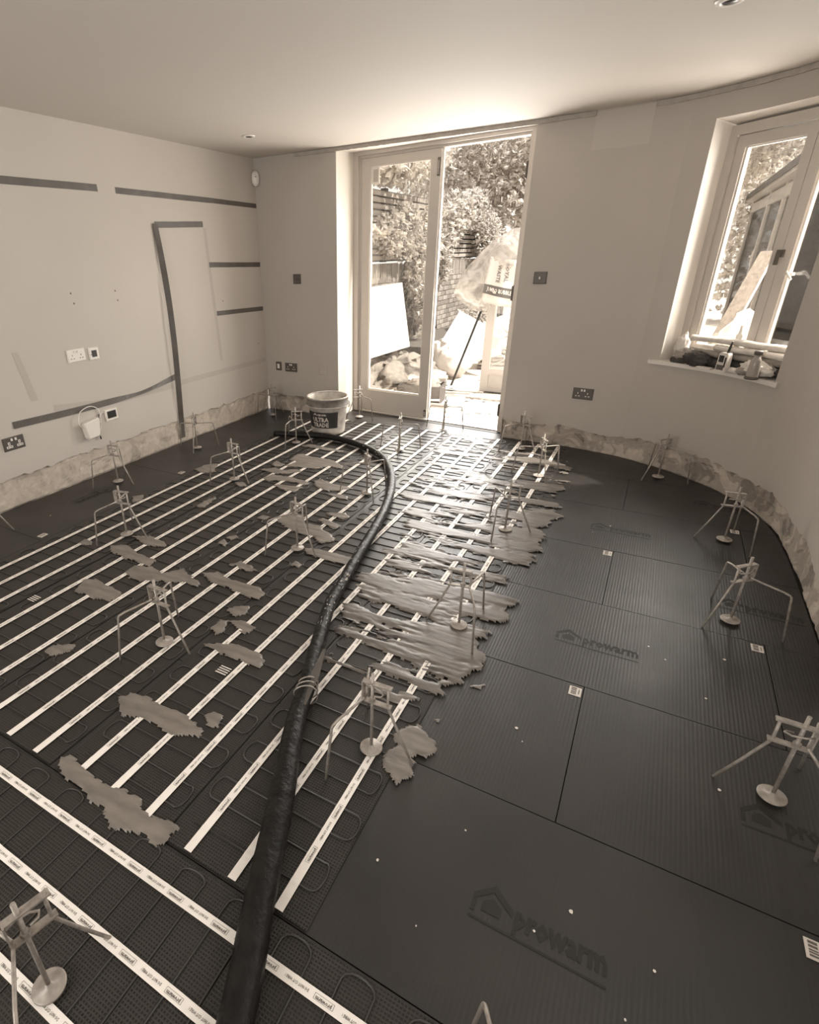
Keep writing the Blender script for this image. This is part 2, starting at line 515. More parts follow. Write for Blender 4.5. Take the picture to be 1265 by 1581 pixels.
# --- back wall left of and above the garden doors
DX0, DX1, DZ = 0.865, 2.49, 2.287
mbk = skin(MB(), [(0, 0), (DX0, 0)], 0.165, 0.02, 5.2)
mbk.quad((DX0, 0, DZ), (DX1, 0, DZ), (DX1, 0, H), (DX0, 0, H))
wall_back = ob('wall_back', mbk, M_WALL, kind='structure')
ob('baseboard_back', band([(0, 0), (DX0, 0)], 0.25, 2.0), M_PLASTER, kind='structure')
D0, D1 = Vector((0.865, 0.32)), Vector((2.475, 0.143))
DU = (D1 - D0).normalized(); DN = Vector((-DU.y, DU.x))
def dp(s, o, z):
    q = D0 + DU * s + DN * o
    return (q.x, q.y, z)
rv = MB()
rv.quad((DX0, 0, -0.01), (DX0, 0.42, -0.01), (DX0, 0.42, 2.32), (DX0, 0, DZ))
rv.quad((DX1, 0, 0.18), (DX1, 0.24, 0.18), (DX1, 0.24, 2.32), (DX1, 0, DZ))
rv.quad((DX0, 0, DZ), (DX0, 0.42, 2.31), (DX1, 0.24, 2.31), (DX1, 0, DZ))
ob('trim_1', rv, M_REVEAL, kind='structure')
ob('trim_2', MB().quad((DX1 + .012, -0.01, -0.01), (DX1 + .012, 0.24, -0.01), (DX1 + .004, 0.24, 0.19), (DX1 + .004, -0.01, 0.19)), M_PLASTER, kind='structure')

# --- curved right wall with the casement window opening
mbr = MB()
isw = lambda q: (q - W0).dot(WU) > 0 and (q - W1).dot(WU) < 0 and q.y > -1
isr = lambda q: -4.7 < q.y < -3.2 and q.x > 4.3  # unseen opening added in the right wall for its fill lamp
skin(mbr, FP, 0.165, 0.026, 9.4, holes=((isw, SILL_Z, HEAD_Z), (isr, 0.8, 2.15)))
wall_right = ob('wall_right', mbr, M_WALL, kind='structure')
ob('baseboard_right', band(FP[:22], 0.24, 4.0), M_PLASTER, kind='structure')
WF = 0.14                                # depth of the window frame behind the wall face
rw = MB()
wpts = [Vector(q) for q in FP if -1e-3 <= (Vector(q) - W0).dot(WU) <= (W1 - W0).length + 1e-3 and q[1] > -1]
rw.quad((W0.x, W0.y, SILL_Z), wp(-0.005, WF + .1, SILL_Z), wp(-0.005, WF + .1, 2.12), (W0.x, W0.y, HEAD_Z))
rw.quad((W1.x, W1.y, SILL_Z), wp(1.02, WF + .1, SILL_Z), wp(1.02, WF + .1, 2.12), (W1.x, W1.y, HEAD_Z))
for a, b in zip(wpts, wpts[1:]):
    sa, sb = (a - W0).dot(WU), (b - W0).dot(WU)
    k = 1.02 / 0.8055
    rw.quad((a.x, a.y, HEAD_Z), (b.x, b.y, HEAD_Z), wp(sb * k, WF + .1, 2.12), wp(sa * k, WF + .1, 2.12))
    rw.quad((a.x, a.y, SILL_Z), (b.x, b.y, SILL_Z), wp(sb * k, WF + .1, SILL_Z), wp(sa * k, WF + .1, SILL_Z))
ob('trim_3', rw, M_REVEAL, kind='structure')

# --- rear wall with an opening added for its fill lamp, ceiling
rr_ = MB()
y = -6.2
for (x0, x1, z0, z1) in ((0, 1.0, 0, H), (2.8, 4.33, 0, H), (1.0, 2.8, 0, 0.8), (1.0, 2.8, 2.15, H)):
    rr_.quad((x0, y, z0), (x1, y, z0), (x1, y, z1), (x0, y, z1))
ob('wall_rear', rr_, M_WALL, kind='structure')
ob('sun_block_wall', MB().box((6.2, -3.9, 2.2), (.3, 6.0, 4.6)), M_WALL, kind='structure')  # unseen wall added to keep the sun out of the right-hand opening
ROOM = [(0, -6.2), (0, 0)] + FP
cm = MB()
cp = [(q[0], q[1]) for q in [(-.15, -6.3), (-.15, .45), (2.6, .45), (2.75, .1), (3.3, .05), (3.75, .1), (4.5, -.45), (4.6, -1.2), (4.6, -6.3)]]
cm.add([(q[0], q[1], H) for q in cp] + [(q[0], q[1], H + .15) for q in cp], [tuple(range(9)), tuple(range(17, 8, -1))] + [(i, (i + 1) % 9, 9 + (i + 1) % 9, 9 + i) for i in range(9)])
ceiling = ob('ceiling', cm, M_CEIL, kind='structure')

# --- ceiling battens where a rail came down
def batten(path, name):
    pts = fine(path, 0.02); m = MB()
    for i in range(len(pts) - 1):
        a, b = pts[i], pts[i + 1]
        d = (b - a).normalized(); n = Vector((d.y, -d.x)) * 0.014
        za = H - 0.030 - 0.004 * noise.noise(Vector((a.x * 30, a.y * 30, 1))); zb = H - 0.030 - 0.004 * noise.noise(Vector((b.x * 30, b.y * 30, 1)))
        A, B = (a.x + n.x, a.y + n.y), (b.x + n.x, b.y + n.y)
        m.quad((*A, za), (*B, zb), (*B, H - .002), (*A, H - .002))
        m.quad((a.x, a.y, za), (b.x, b.y, zb), (*B, zb), (*A, za))
        if i == 0: m.quad((a.x, a.y, za), (*A, za), (*A, H), (a.x, a.y, H))
        if i == len(pts) - 2: m.quad((b.x, b.y, zb), (*B, zb), (*B, H), (b.x, b.y, H))
    return ob(name, m, M_TRIMB, kind='structure')
batten([(0.45, 0), (2.49, 0), (2.75, -.012), (2.87, -.02)], 'trim_4')
batten([(3.22, -.062), (3.3, -.08), (3.43, -.118), (3.56, -.183), (3.7, -.263), (3.886, -.405), (4.061, -.59), (4.2, -.81), (4.285, -1.04), (4.318, -1.3)], 'trim_5')

# --- wall marks (children of the walls)
def lpoly(pts, x=0.0012): return [(x, q[0], q[1]) for q in pts]
mk = [[(-2.53, .60), (-2.0, .54), (-1.38, .535), (-1.38, .49), (-2.0, .50), (-2.53, .55)],
      [(-1.34, .545), (-0.02, .545), (-0.02, .50), (-1.34, .50)],
      [(-0.79, 1.73), (-0.75, 1.73), (-0.70, .62), (-0.74, .62)],
      [(-2.73, .98), (-2.69, .98), (-2.63, .66), (-2.68, .66)]]
for q in mk:
    ob('tape_mark', MB().add(lpoly(q), [tuple(range(len(q)))]), M_MARK, wall_left)
for (yy, zz) in ((-2.21, 1.30), (-2.20, 1.235), (-1.83, 1.295), (-1.82, 1.23), (-.62, 1.14), (-.12, .70)):
    ob('screw_hole', MB().add([(0.0014, yy + .007 * cos(a), zz + .007 * sin(a)) for a in [k * pi / 4 for k in range(8)]], [tuple(range(8))]), M_SOOT, wall_left)
pp = [(2.86, 2.27), (3.02, 2.279), (3.21, 2.279), (3.235, 2.20), (3.22, 2.09), (3.1, 2.10), (3.0, 2.075), (2.88, 2.085), (2.87, 2.18)]
def fpy(x):
    for a, b in zip(FP, FP[1:]):
        if a[0] <= x <= b[0]: return a[1] + (b[1] - a[1]) * (x - a[0]) / (b[0] - a[0])
    return 0
pm = MB()
xs = [2.87 + .345 * i / 12 for i in range(13)]
for i in range(12):
    zb = [2.085 + .016 * noise.noise(Vector((x * 9, 0, 0))) for x in (xs[i], xs[i + 1])]
    pm.quad((xs[i], fpy(xs[i]) - .0015, zb[0]), (xs[i + 1], fpy(xs[i + 1]) - .0015, zb[1]), (xs[i + 1], fpy(xs[i + 1]) - .0015, 2.30), (xs[i], fpy(xs[i]) - .0015, 2.30))
ob('fresh_plaster_patch', pm, M_PATCHP, wall_right)

# ------------------------------------------------------------------ floor: insulation boards
def offs(i, d):
    a, b = Vector(FP[max(i - 1, 0)]), Vector(FP[min(i + 1, len(FP) - 1)])
    t = (b - a).normalized()
    return (FP[i][0] - t.y * d, FP[i][1] + t.x * d)
fl = MB()
fpoly = [(-0.05, -6.25), (-0.05, 0.03), (.84, .03), (.84, .34), (2.5, .165), (2.5, .03)] + [offs(i, .09) for i in range(1, len(FP))]
fpoly[-1] = (4.42, -6.25)
fl.add([(q[0], q[1], -0.012) for q in fpoly] + [(q[0], q[1], -0.06) for q in fpoly],
       [tuple(range(len(fpoly)))[::-1]] + [(i, (i + 1) % len(fpoly), len(fpoly) + (i + 1) % len(fpoly), len(fpoly) + i) for i in range(len(fpoly))])
floor = ob('floor', fl, M_SLAB, kind='structure')

CLIP = [(-0.003, -6.19), (-0.003, 0.003), (2.5, 0.003)] + [offs(i, .003) for i in range(1, len(FP) - 1)] + [(4.333, -6.19)]
def clip(poly, cl):
    n = len(cl)
    for i in range(n):
        a, b = cl[i], cl[(i + 1) % n]
        out = []
        side = lambda p: (b[0] - a[0]) * (p[1] - a[1]) - (b[1] - a[1]) * (p[0] - a[0])   # CLIP runs clockwise: inside is negative
        for j in range(len(poly)):
            p, q = poly[j], poly[(j + 1) % len(poly)]
            sp, sq = side(p), side(q)
            if sp <= 1e-9: out.append(p)
            if (sp < -1e-9 and sq > 1e-9) or (sp > 1e-9 and sq < -1e-9):
                k = sp / (sp - sq)
                out.append((p[0] + (q[0] - p[0]) * k, p[1] + (q[1] - p[1]) * k))
        poly = out
        if len(poly) < 3: return None
    return poly

def logo(c, rot, parent):
    """small house with the maker's word beside it and a rule below, printed on a board"""
    m = MB(); z = 0.0006
    ca, sa = cos(rot), sin(rot)
    F = lambda x, yv: (c[0] + ca * x - sa * yv, c[1] + sa * x + ca * yv, z)
    P = lambda pts: m.add([F(*q) for q in pts], [tuple(range(len(pts)))])
    P([(-.155, .045), (-.11, .085), (-.11, .066), (-.155, .028)])        # roof left
    P([(-.11, .085), (-.058, .045), (-.058, .028), (-.11, .066)])        # roof right
    P([(-.155, .0), (-.145, .0), (-.145, .03), (-.155, .025)])
    P([(-.13, .01), (-.085, .01), (-.085, .034), (-.108, .050), (-.13, .034)])
    P([(-.155, -.012), (.155, -.012), (.155, -.018), (-.155, -.018)])    # rule
    put_text(m, 'prowarm', 0.205, 0.062, lambda x, yv: F(-.052 + x, -.010 + yv), bold=0.035)
    return ob('printed_logo', m, M_LOGO, parent)

def sticker(c, rot, parent, w=.042, h=.05):
    m = MB(); ca, sa = cos(rot), sin(rot)
    F = lambda x, yv, z: (c[0] + ca * x - sa * yv, c[1] + sa * x + ca * yv, z)
    m.add([F(-w / 2, -h / 2, .001), F(w / 2, -h / 2, .001), F(w / 2, h / 2, .001), F(-w / 2, h / 2, .001)], [(0, 1, 2, 3)], 0)
    for i, (a, b) in enumerate(((-.018, -.013), (-.010, -.006), (-.004, .000), (.004, .010), (.013, .020))):
        m.add([F(-.014, a, .0015), F(.004, a, .0015), F(.004, b, .0015), F(-.014, b, .0015)], [(0, 1, 2, 3)], 1)
    m.add([F(.011, -.012, .0015), F(.014, -.012, .0015), F(.014, .014, .0015), F(.011, .014, .0015)], [(0, 1, 2, 3)], 1)
    return ob('barcode_sticker', m, [M_STICK, M_INK], parent)

def board(x0, x1, y0, y1, lg=None, st=None):
    g = 0.0012
    q = clip([(x0 + g, y0 + g), (x0 + g, y1 - g), (x1 - g, y1 - g), (x1 - g, y0 + g)], CLIP)
    if not q: return None
    m = MB().prism(q, -0.0115, random.uniform(-.0006, .0), inset=0.0006)
    o = ob('board', m, M_BOARD, floor)
    if lg: logo(lg[:2], lg[2], o)
    if st: sticker(st[:2], st[2], o)
    return o
ROWS = [0.05, -0.60, -1.19, -1.79, -2.365, -2.975, -3.60, -4.20, -4.80, -5.40, -6.2]
for r in range(len(ROWS) - 1):
    y1, y0 = ROWS[r], ROWS[r + 1]
    odd = r % 2            # rows 1,3,5 break at 3.545, the others at 2.945 and 4.145
    xs = [.60, 1.145, 2.345, 3.545, 4.745] if odd in (1,) and r in (1, 3, 5, 7, 9) else [.60, 1.745, 2.945, 4.145, 5.345]
    for a, b in zip(xs, xs[1:]):
        cx, cy = (a + b) / 2, (y0 + y1) / 2 - .01
        lg = (cx + .01, cy - .035, 0) if (cx > 3.2 and -4.0 < cy < -.8) else None
        if lg and cx > 4 and r == 1: lg = (4.08, cy - .0, -0.12)
        st = (b - .027, y1 - .042, 0) if (b > 3.3 and b < 4.2 and -4.2 < y1 < -.3) else None
        if b > 3.5 and b < 3.6 and y1 > -.7: st = None
        board(a, b, y0, y1, lg, st)
for (y0, y1) in ((-0.8, 0), (-2.0, -.8), (-3.2, -2.0), (-4.4, -3.2), (-5.6, -4.4), (-6.2, -5.6)):
    lg = (.275, -2.58, -pi / 2) if y1 == -2.0 else None
    st = (.545, y0 + .045, 0.1) if y0 in (-2.0, -3.2) else None
    board(0.0, .60, y0, y1, lg, st)
# the doorway recess
ob('board', MB().prism([(.868, -.01), (.868, .285), (2.486, .108), (2.486, -.01)], -.0115, -.0005), M_BOARD, floor)
specks = MB()
for (x, yv) in ((3.74, -2.60), (3.80, -2.66), (3.93, -2.83), (3.95, -3.25), (3.37, -3.30), (3.40, -3.35), (3.62, -3.83), (3.55, -3.92), (3.75, -4.0), (3.80, -3.87), (3.42, -1.6), (3.2, -.95), (3.3, -4.05), (3.15, -3.95), (.33, -2.95), (3.50, -1.47), (3.85, -3.99), (3.33, -3.75), (4.0, -2.55)):
    rr0 = random.uniform(.0025, .006)
    specks.add([(x + rr0 * random.uniform(.6, 1.2) * cos(k * pi / 3), yv + rr0 * sin(k * pi / 3), .0012) for k in range(6)], [tuple(range(6))])
tag(ob('paint_specks', specks, M_STICK), 'tiny white plaster specks dropped on the dark boards', 'specks', kind='stuff')

# ------------------------------------------------------------------ garden doors (frame + the leaf that is still hung)
dr = thing('door_1', 'white painted garden door frame with one glazed leaf closed', 'door', dp(0, 0, 0))
dr['kind'] = 'structure'
def dbox(m, s0, s1, o0, o1, z0, z1, mi=0):
    c = [(s0 + s1) / 2, (o0 + o1) / 2]
    return m.box(dp(c[0], c[1], (z0 + z1) / 2), (s1 - s0, o1 - o0, z1 - z0), rz=math.atan2(DU.y, DU.x), mi=mi)
fj = MB(); dbox(fj, -.005, .05, 0, .11, -.012, 2.31); dbox(fj, .05, .066, .03, .11, .02, 2.285); ob('frame_jamb', fj, M_FRAME, dr)
fj = MB(); dbox(fj, 1.572, 1.64, 0, .11, -.012, 2.31); dbox(fj, 1.556, 1.572, .03, .11, .02, 2.285); ob('frame_jamb', fj, M_FRAME, dr)
fh = MB(); dbox(fh, .05, 1.572, 0, .11, 2.275, 2.325); dbox(fh, .066, 1.556, .03, .11, 2.255, 2.275); ob('frame_head', fh, M_FRAME, dr)
ob('sill', dbox(MB(), 0.02, 1.62, .015, .16, -.03, .012), M_WHITE, dr)
ob('threshold_gap_shade', dbox(MB(), 0.0, 1.625, -.035, .016, -.02, .003), M_BLACK, dr)  # black strip standing in for the shadowed gap along the threshold
lf = MB()
OA, OB = .032, .078
dbox(lf, .068, .160, OA, OB, .018, 2.253); dbox(lf, .752, .842, OA, OB, .018, 2.253)
dbox(lf, .160, .752, OA, OB, 2.190, 2.253); dbox(lf, .160, .752, OA, OB, .018, .225)
leaf = ob('door_leaf', lf, M_FRAME, dr)
ob('pane', dbox(MB(), .158, .754, .052, .058, .22, 2.195), M_GLASS, leaf)
bd = MB()
for (a, b, z0, z1) in ((.160, .170, .225, 2.19), (.742, .752, .225, 2.19), (.17, .742, 2.18, 2.19), (.17, .742, .225, .243)):
    dbox(bd, a, b, .040, .050, z0, z1)
ob('glazing_bead', bd, M_WHITE, leaf)
dbox(bd := MB(), .842, .856, .05, OB, .018, 2.253); ob('meeting_bead', bd, M_WHITE, leaf)
for (z0, z1) in ((2.06, 2.19), (.035, .10)):
    fb = MB(); dbox(fb, .812, .836, .026, .034, z0, z1); dbox(fb, .818, .830, .020, .028, z0 + .01, z1 - .02, 1); ob('flush_bolt', fb, [M_STEEL, M_METAL], leaf)
st_ = MB()
for (a, b, z0, z1) in ((.172, .248, 2.165, 2.180), (.172, .248, 2.055, 2.07), (.172, .184, 2.07, 2.165), (.236, .248, 2.07, 2.165)):
    dbox(st_, a, b, .044, .050, z0, z1)
dbox(st_, .184, .236, .046, .050, 2.07, 2.165, 1)
ob('pane_sticker', st_, [M_WHITE, M_MARK], leaf)
for z in (2.03, 1.17, .20):
    h = MB(); dbox(h, 1.560, 1.571, .012, .055, z - .06, z + .06); dbox(h, 1.552, 1.560, .004, .014, z - .055, z + .055)
    for k in (-.035, 0, .035): dbox(h, 1.558, 1.562, .03, .038, z + k - .004, z + k + .004, 1)
    ob('hinge', h, [M_STEEL, M_BLACK], dr)

# ------------------------------------------------------------------ casement window
wn = thing('window_1', 'white timber casement window in the curved wall', 'window', wp(0, WF, SILL_Z))
wn['kind'] = 'structure'
def wbox(m, s0, s1, o0, o1, z0, z1, mi=0):
    return m.box(wp((s0 + s1) / 2, (o0 + o1) / 2, (z0 + z1) / 2), (s1 - s0, o1 - o0, z1 - z0), rz=math.atan2(WU.y, WU.x), mi=mi)
wf = MB()
wbox(wf, -.01, .045, WF, WF + .1, SILL_Z, 2.125); wbox(wf, .97, 1.03, WF, WF + .1, SILL_Z, 2.125)
wbox(wf, .045, .97, WF, WF + .1, 2.07, 2.125); wbox(wf, .045, .97, WF, WF + .1, SILL_Z, .80)
ob('window_frame', wf, M_FRAME, wn)
for (a, b, nm) in ((.047, .504, 0), (.508, .968, 1)):
    cs = MB(); o0, o1 = WF + .015, WF + .065
    wbox(cs, a, a + .058, o0, o1, .803, 2.067); wbox(cs, b - .052, b, o0, o1, .803, 2.067)
    wbox(cs, a + .058, b - .052, o0, o1, 2.008, 2.067); wbox(cs, a + .058, b - .052, o0, o1, .803, .875)
    co = ob('casement', cs, M_FRAME, wn)
    bd = MB()
    wbox(bd, a + .058, a + .068, o0 + .012, o0 + .02, .875, 2.008); wbox(bd, b - .062, b - .052, o0 + .012, o0 + .02, .875, 2.008)
    wbox(bd, a + .068, b - .062, o0 + .012, o0 + .02, 1.998, 2.008)
    ob('glazing_bead', bd, M_WHITE, co)
    ob('pane', wbox(MB(), a + .056, b - .05, o0 + .024, o0 + .030, .873, 2.010), M_GLASS, co)
hd = MB(); wbox(hd, .487, .525, WF - .002, WF + .016, 1.405, 1.445); wbox(hd, .499, .513, WF - .02, WF, 1.365, 1.43); ob('window_handle', hd, M_STEEL, wn)
hd = MB(); wbox(hd, .575, .62, WF - .01, WF + .012, 1.31, 1.325); hd.tube([wp(.58, WF - .01, 1.32), wp(.60, WF - .03, 1.33), wp(.635, WF - .03, 1.29)], .007, 6); ob('window_stay', hd, M_WHITE, wn)
sb = MB()
sbp = []
for i in range(17):
    s = -.06 + .90 * i / 16
    # front edge bows with the wall
    q = W0 + WU * s
    sbp.append((s, -.03 - .035 * sin(pi * min(1, max(0, (s) / .8))) * 1.0))
bow = [(Vector(q) - W0).dot(WN) for q in FP]
vv = []
for s, o in sbp:
    wob = 0
    for a, b in zip(FP, FP[1:]):
        sa, sb_ = (Vector(a) - W0).dot(WU), (Vector(b) - W0).dot(WU)
        if sa <= s <= sb_:
            k = (s - sa) / (sb_ - sa); wob = (Vector(a).lerp(Vector(b), k) - W0).dot(WN); break
    vv.append((s, min(wob, .2) - .022))
n = len(vv)
verts = [wp(s, o, SILL_Z + .012) for s, o in vv] + [wp(s, WF, SILL_Z + .012) for s, o in vv] + [wp(s, o, SILL_Z - .014) for s, o in vv] + [wp(s, WF, SILL_Z - .014) for s, o in vv]
faces = []
for i in range(n - 1):
    faces += [(i, i + 1, n + i + 1, n + i), (2 * n + i, 3 * n + i, 3 * n + i + 1, 2 * n + i + 1), (i, 2 * n + i, 2 * n + i + 1, i + 1)]
faces += [(0, n, 3 * n, 2 * n), (n - 1, 3 * n - 1, 4 * n - 1, 2 * n - 1)]
ob('window_sill', MB().add(verts, faces), M_WHITE, wn)

# ================================================================== HEATING MATS
def strip_print(L):
    m = MB(); x = 0.02; z = 0.0004; k = 0
    vv = []
    while x < L - .14:
        put_text(m, 'DO NOT CUT WIRE !', .062, .0068, lambda a, b: (x + a, b - .0034, z), bold=0.02)
        if x + .147 < L:
            for (a, b, c, d) in ((.083, .132, -.0062, -.0056), (.083, .132, .0056, .0062), (.083, .0838, -.0062, .0062), (.1312, .132, -.0062, .0062)):
                m.add([(x + a, c, z), (x + b, c, z), (x + b, d, z), (x + a, d, z)], [(0, 1, 2, 3)])
            put_text(m, 'prowarm', .040, .0085, lambda a, b: (x + .088 + a, b - .004, z), bold=0.03)
        x += .147
    return m

def strip_mesh(L, w=.026):
    m = MB(); n = int(L / .0815)
    t, bt = [], []
    for i in range(n + 1):
        xx = L * i / n; j = .0012 * noise.noise(Vector((xx * 3, 1, 7)))
        for k in range(2):
            xa = xx
            t.append((xa, -w / 2 + j, .0080)); t.append((xa, w / 2 + j, .0080))
            break
    ff = [(2 * i, 2 * i + 2, 2 * i + 3, 2 * i + 1) for i in range(n)]
    m.add(t, ff)
    # tape rides over every cable as a small ridge
    kx = .0815 * .5
    while kx < L - .02:
        m.add([(kx - .008, -w / 2, .0081), (kx, -w / 2, .0086), (kx + .008, -w / 2, .0081), (kx - .008, w / 2, .0081), (kx, w / 2, .0086), (kx + .008, w / 2, .0081)], [(0, 1, 4, 3), (1, 2, 5, 4)])
        kx += .0815
    return m

def mat_thing(label, loc, rz, L, lo, hi, seed, offs, halfw):
    """mesh, serpentine cable, three printed tapes; local x runs along the tapes"""
    t = thing('heating_mat', label, 'heating mat', loc, 'electric underfloor heating mats', rz)
    rnd = random.Random(seed)
    me = MB(); n = 24
    e0 = [(L * i / n, -halfw + .004 * noise.noise(Vector((i * .9, seed, 0)))) for i in range(n + 1)]
    e1 = [(L * i / n, halfw + .004 * noise.noise(Vector((i * .9, seed, 4)))) for i in range(n + 1)]
    me.add([(a, b, .003) for a, b in e0] + [(a, b, .003) for a, b in e1], [(i, i + 1, n + 2 + i, n + 1 + i) for i in range(n)])
    o = ob('mesh', me, M_MESH); o.parent = t; ORG[o] = (0, 0, 0)
    pts = []; p = .0815; rows = int((L - .04) / p); x = p * .5; yl, yh = lo, hi
    for r in range(rows):
        up = (r % 2 == 0)
        a, b = (yl, yh) if up else (yh, yl)
        j1, j2 = rnd.uniform(-.006, .006), rnd.uniform(-.006, .006)
        pts.append((x + j1 * .4, a * .86, .0050)); pts.append((x + j2 * .4, b * .86, .0050))
        if r < rows - 1:
            dy = (b - b * .86) + rnd.uniform(-.007, .007); bulge = rnd.uniform(.004, .010)
            for k in range(1, 9):
                th = pi * k / 9
                pts.append((x + p / 2 - cos(th) * (p / 2 + bulge * sin(th)), b * .86 + dy * sin(th) ** .8, .0050))
        x += p
    o = ob('cable', MB().tube(pts, .0027, 5), M_CABLE); o.parent = t; ORG[o] = (0, 0, 0)
    for yy in offs:
        s = bpy.data.objects.new('tape_strip', STRIP[L][0]); COL.objects.link(s); s.parent = t; s.location = (0.005, yy, 0)
        s.rotation_euler = (0, 0, rnd.uniform(-.0008, .0008))
        q = bpy.data.objects.new('printed_lettering', STRIP[L][1]); COL.objects.link(q); q.parent = s; q.location = (0, 0, .0083)
    return t
STRIP = {}
for L in (4.12, 3.7):
    a = strip_mesh(L - .01).mesh('tape_strip'); a.materials.append(M_STRIP)
    b = strip_print(L - .01).mesh('printed_lettering'); b.materials.append(M_INK)
    STRIP[L] = (a, b)
ML = ['heating mat nearest the left wall, its outer edge on bare boards', 'second heating mat from the left wall', 'middle heating mat of the five running towards the doors',
      'heating mat lying fourth from the left wall, crossed by the hose', 'heating mat at the right edge, half buried in grey adhesive']
for i, xc in enumerate((.862, 1.366, 1.848, 2.350, 2.836)):
    # local x = world -y : starts at the door end
    mat_thing(ML[i], (xc, -.075, 0), -pi / 2, 4.12, -.225, .225, 10 + i, (-.153, 0.0, .153), .238)
mat_thing('heating mat laid crosswise in the foreground beneath the lower hose end', (4.05, -4.453, 0), pi, 3.7, -.235, .235, 31, (-.157, 0, .157), .245)
# maker's stickers on the mesh
for (c, nm) in (((1.147, -3.617), 0), ((2.30, -3.57), 1)):
    s = MB()
    for k in range(4):
        s.add([(c[0] - .026, c[1] - .020 + k * .012, .0092), (c[0] + .026, c[1] - .020 + k * .012, .0092), (c[0] + .026, c[1] - .014 + k * .012, .0092), (c[0] - .026, c[1] - .014 + k * .012, .0092)], [(0, 1, 2, 3)])
    tag(ob('mat_sticker', s, M_STICK), ('torn white sticker on the heating mesh near the left frame edge', 'torn white sticker on the heating mesh beside the long adhesive dab')[nm], 'sticker')

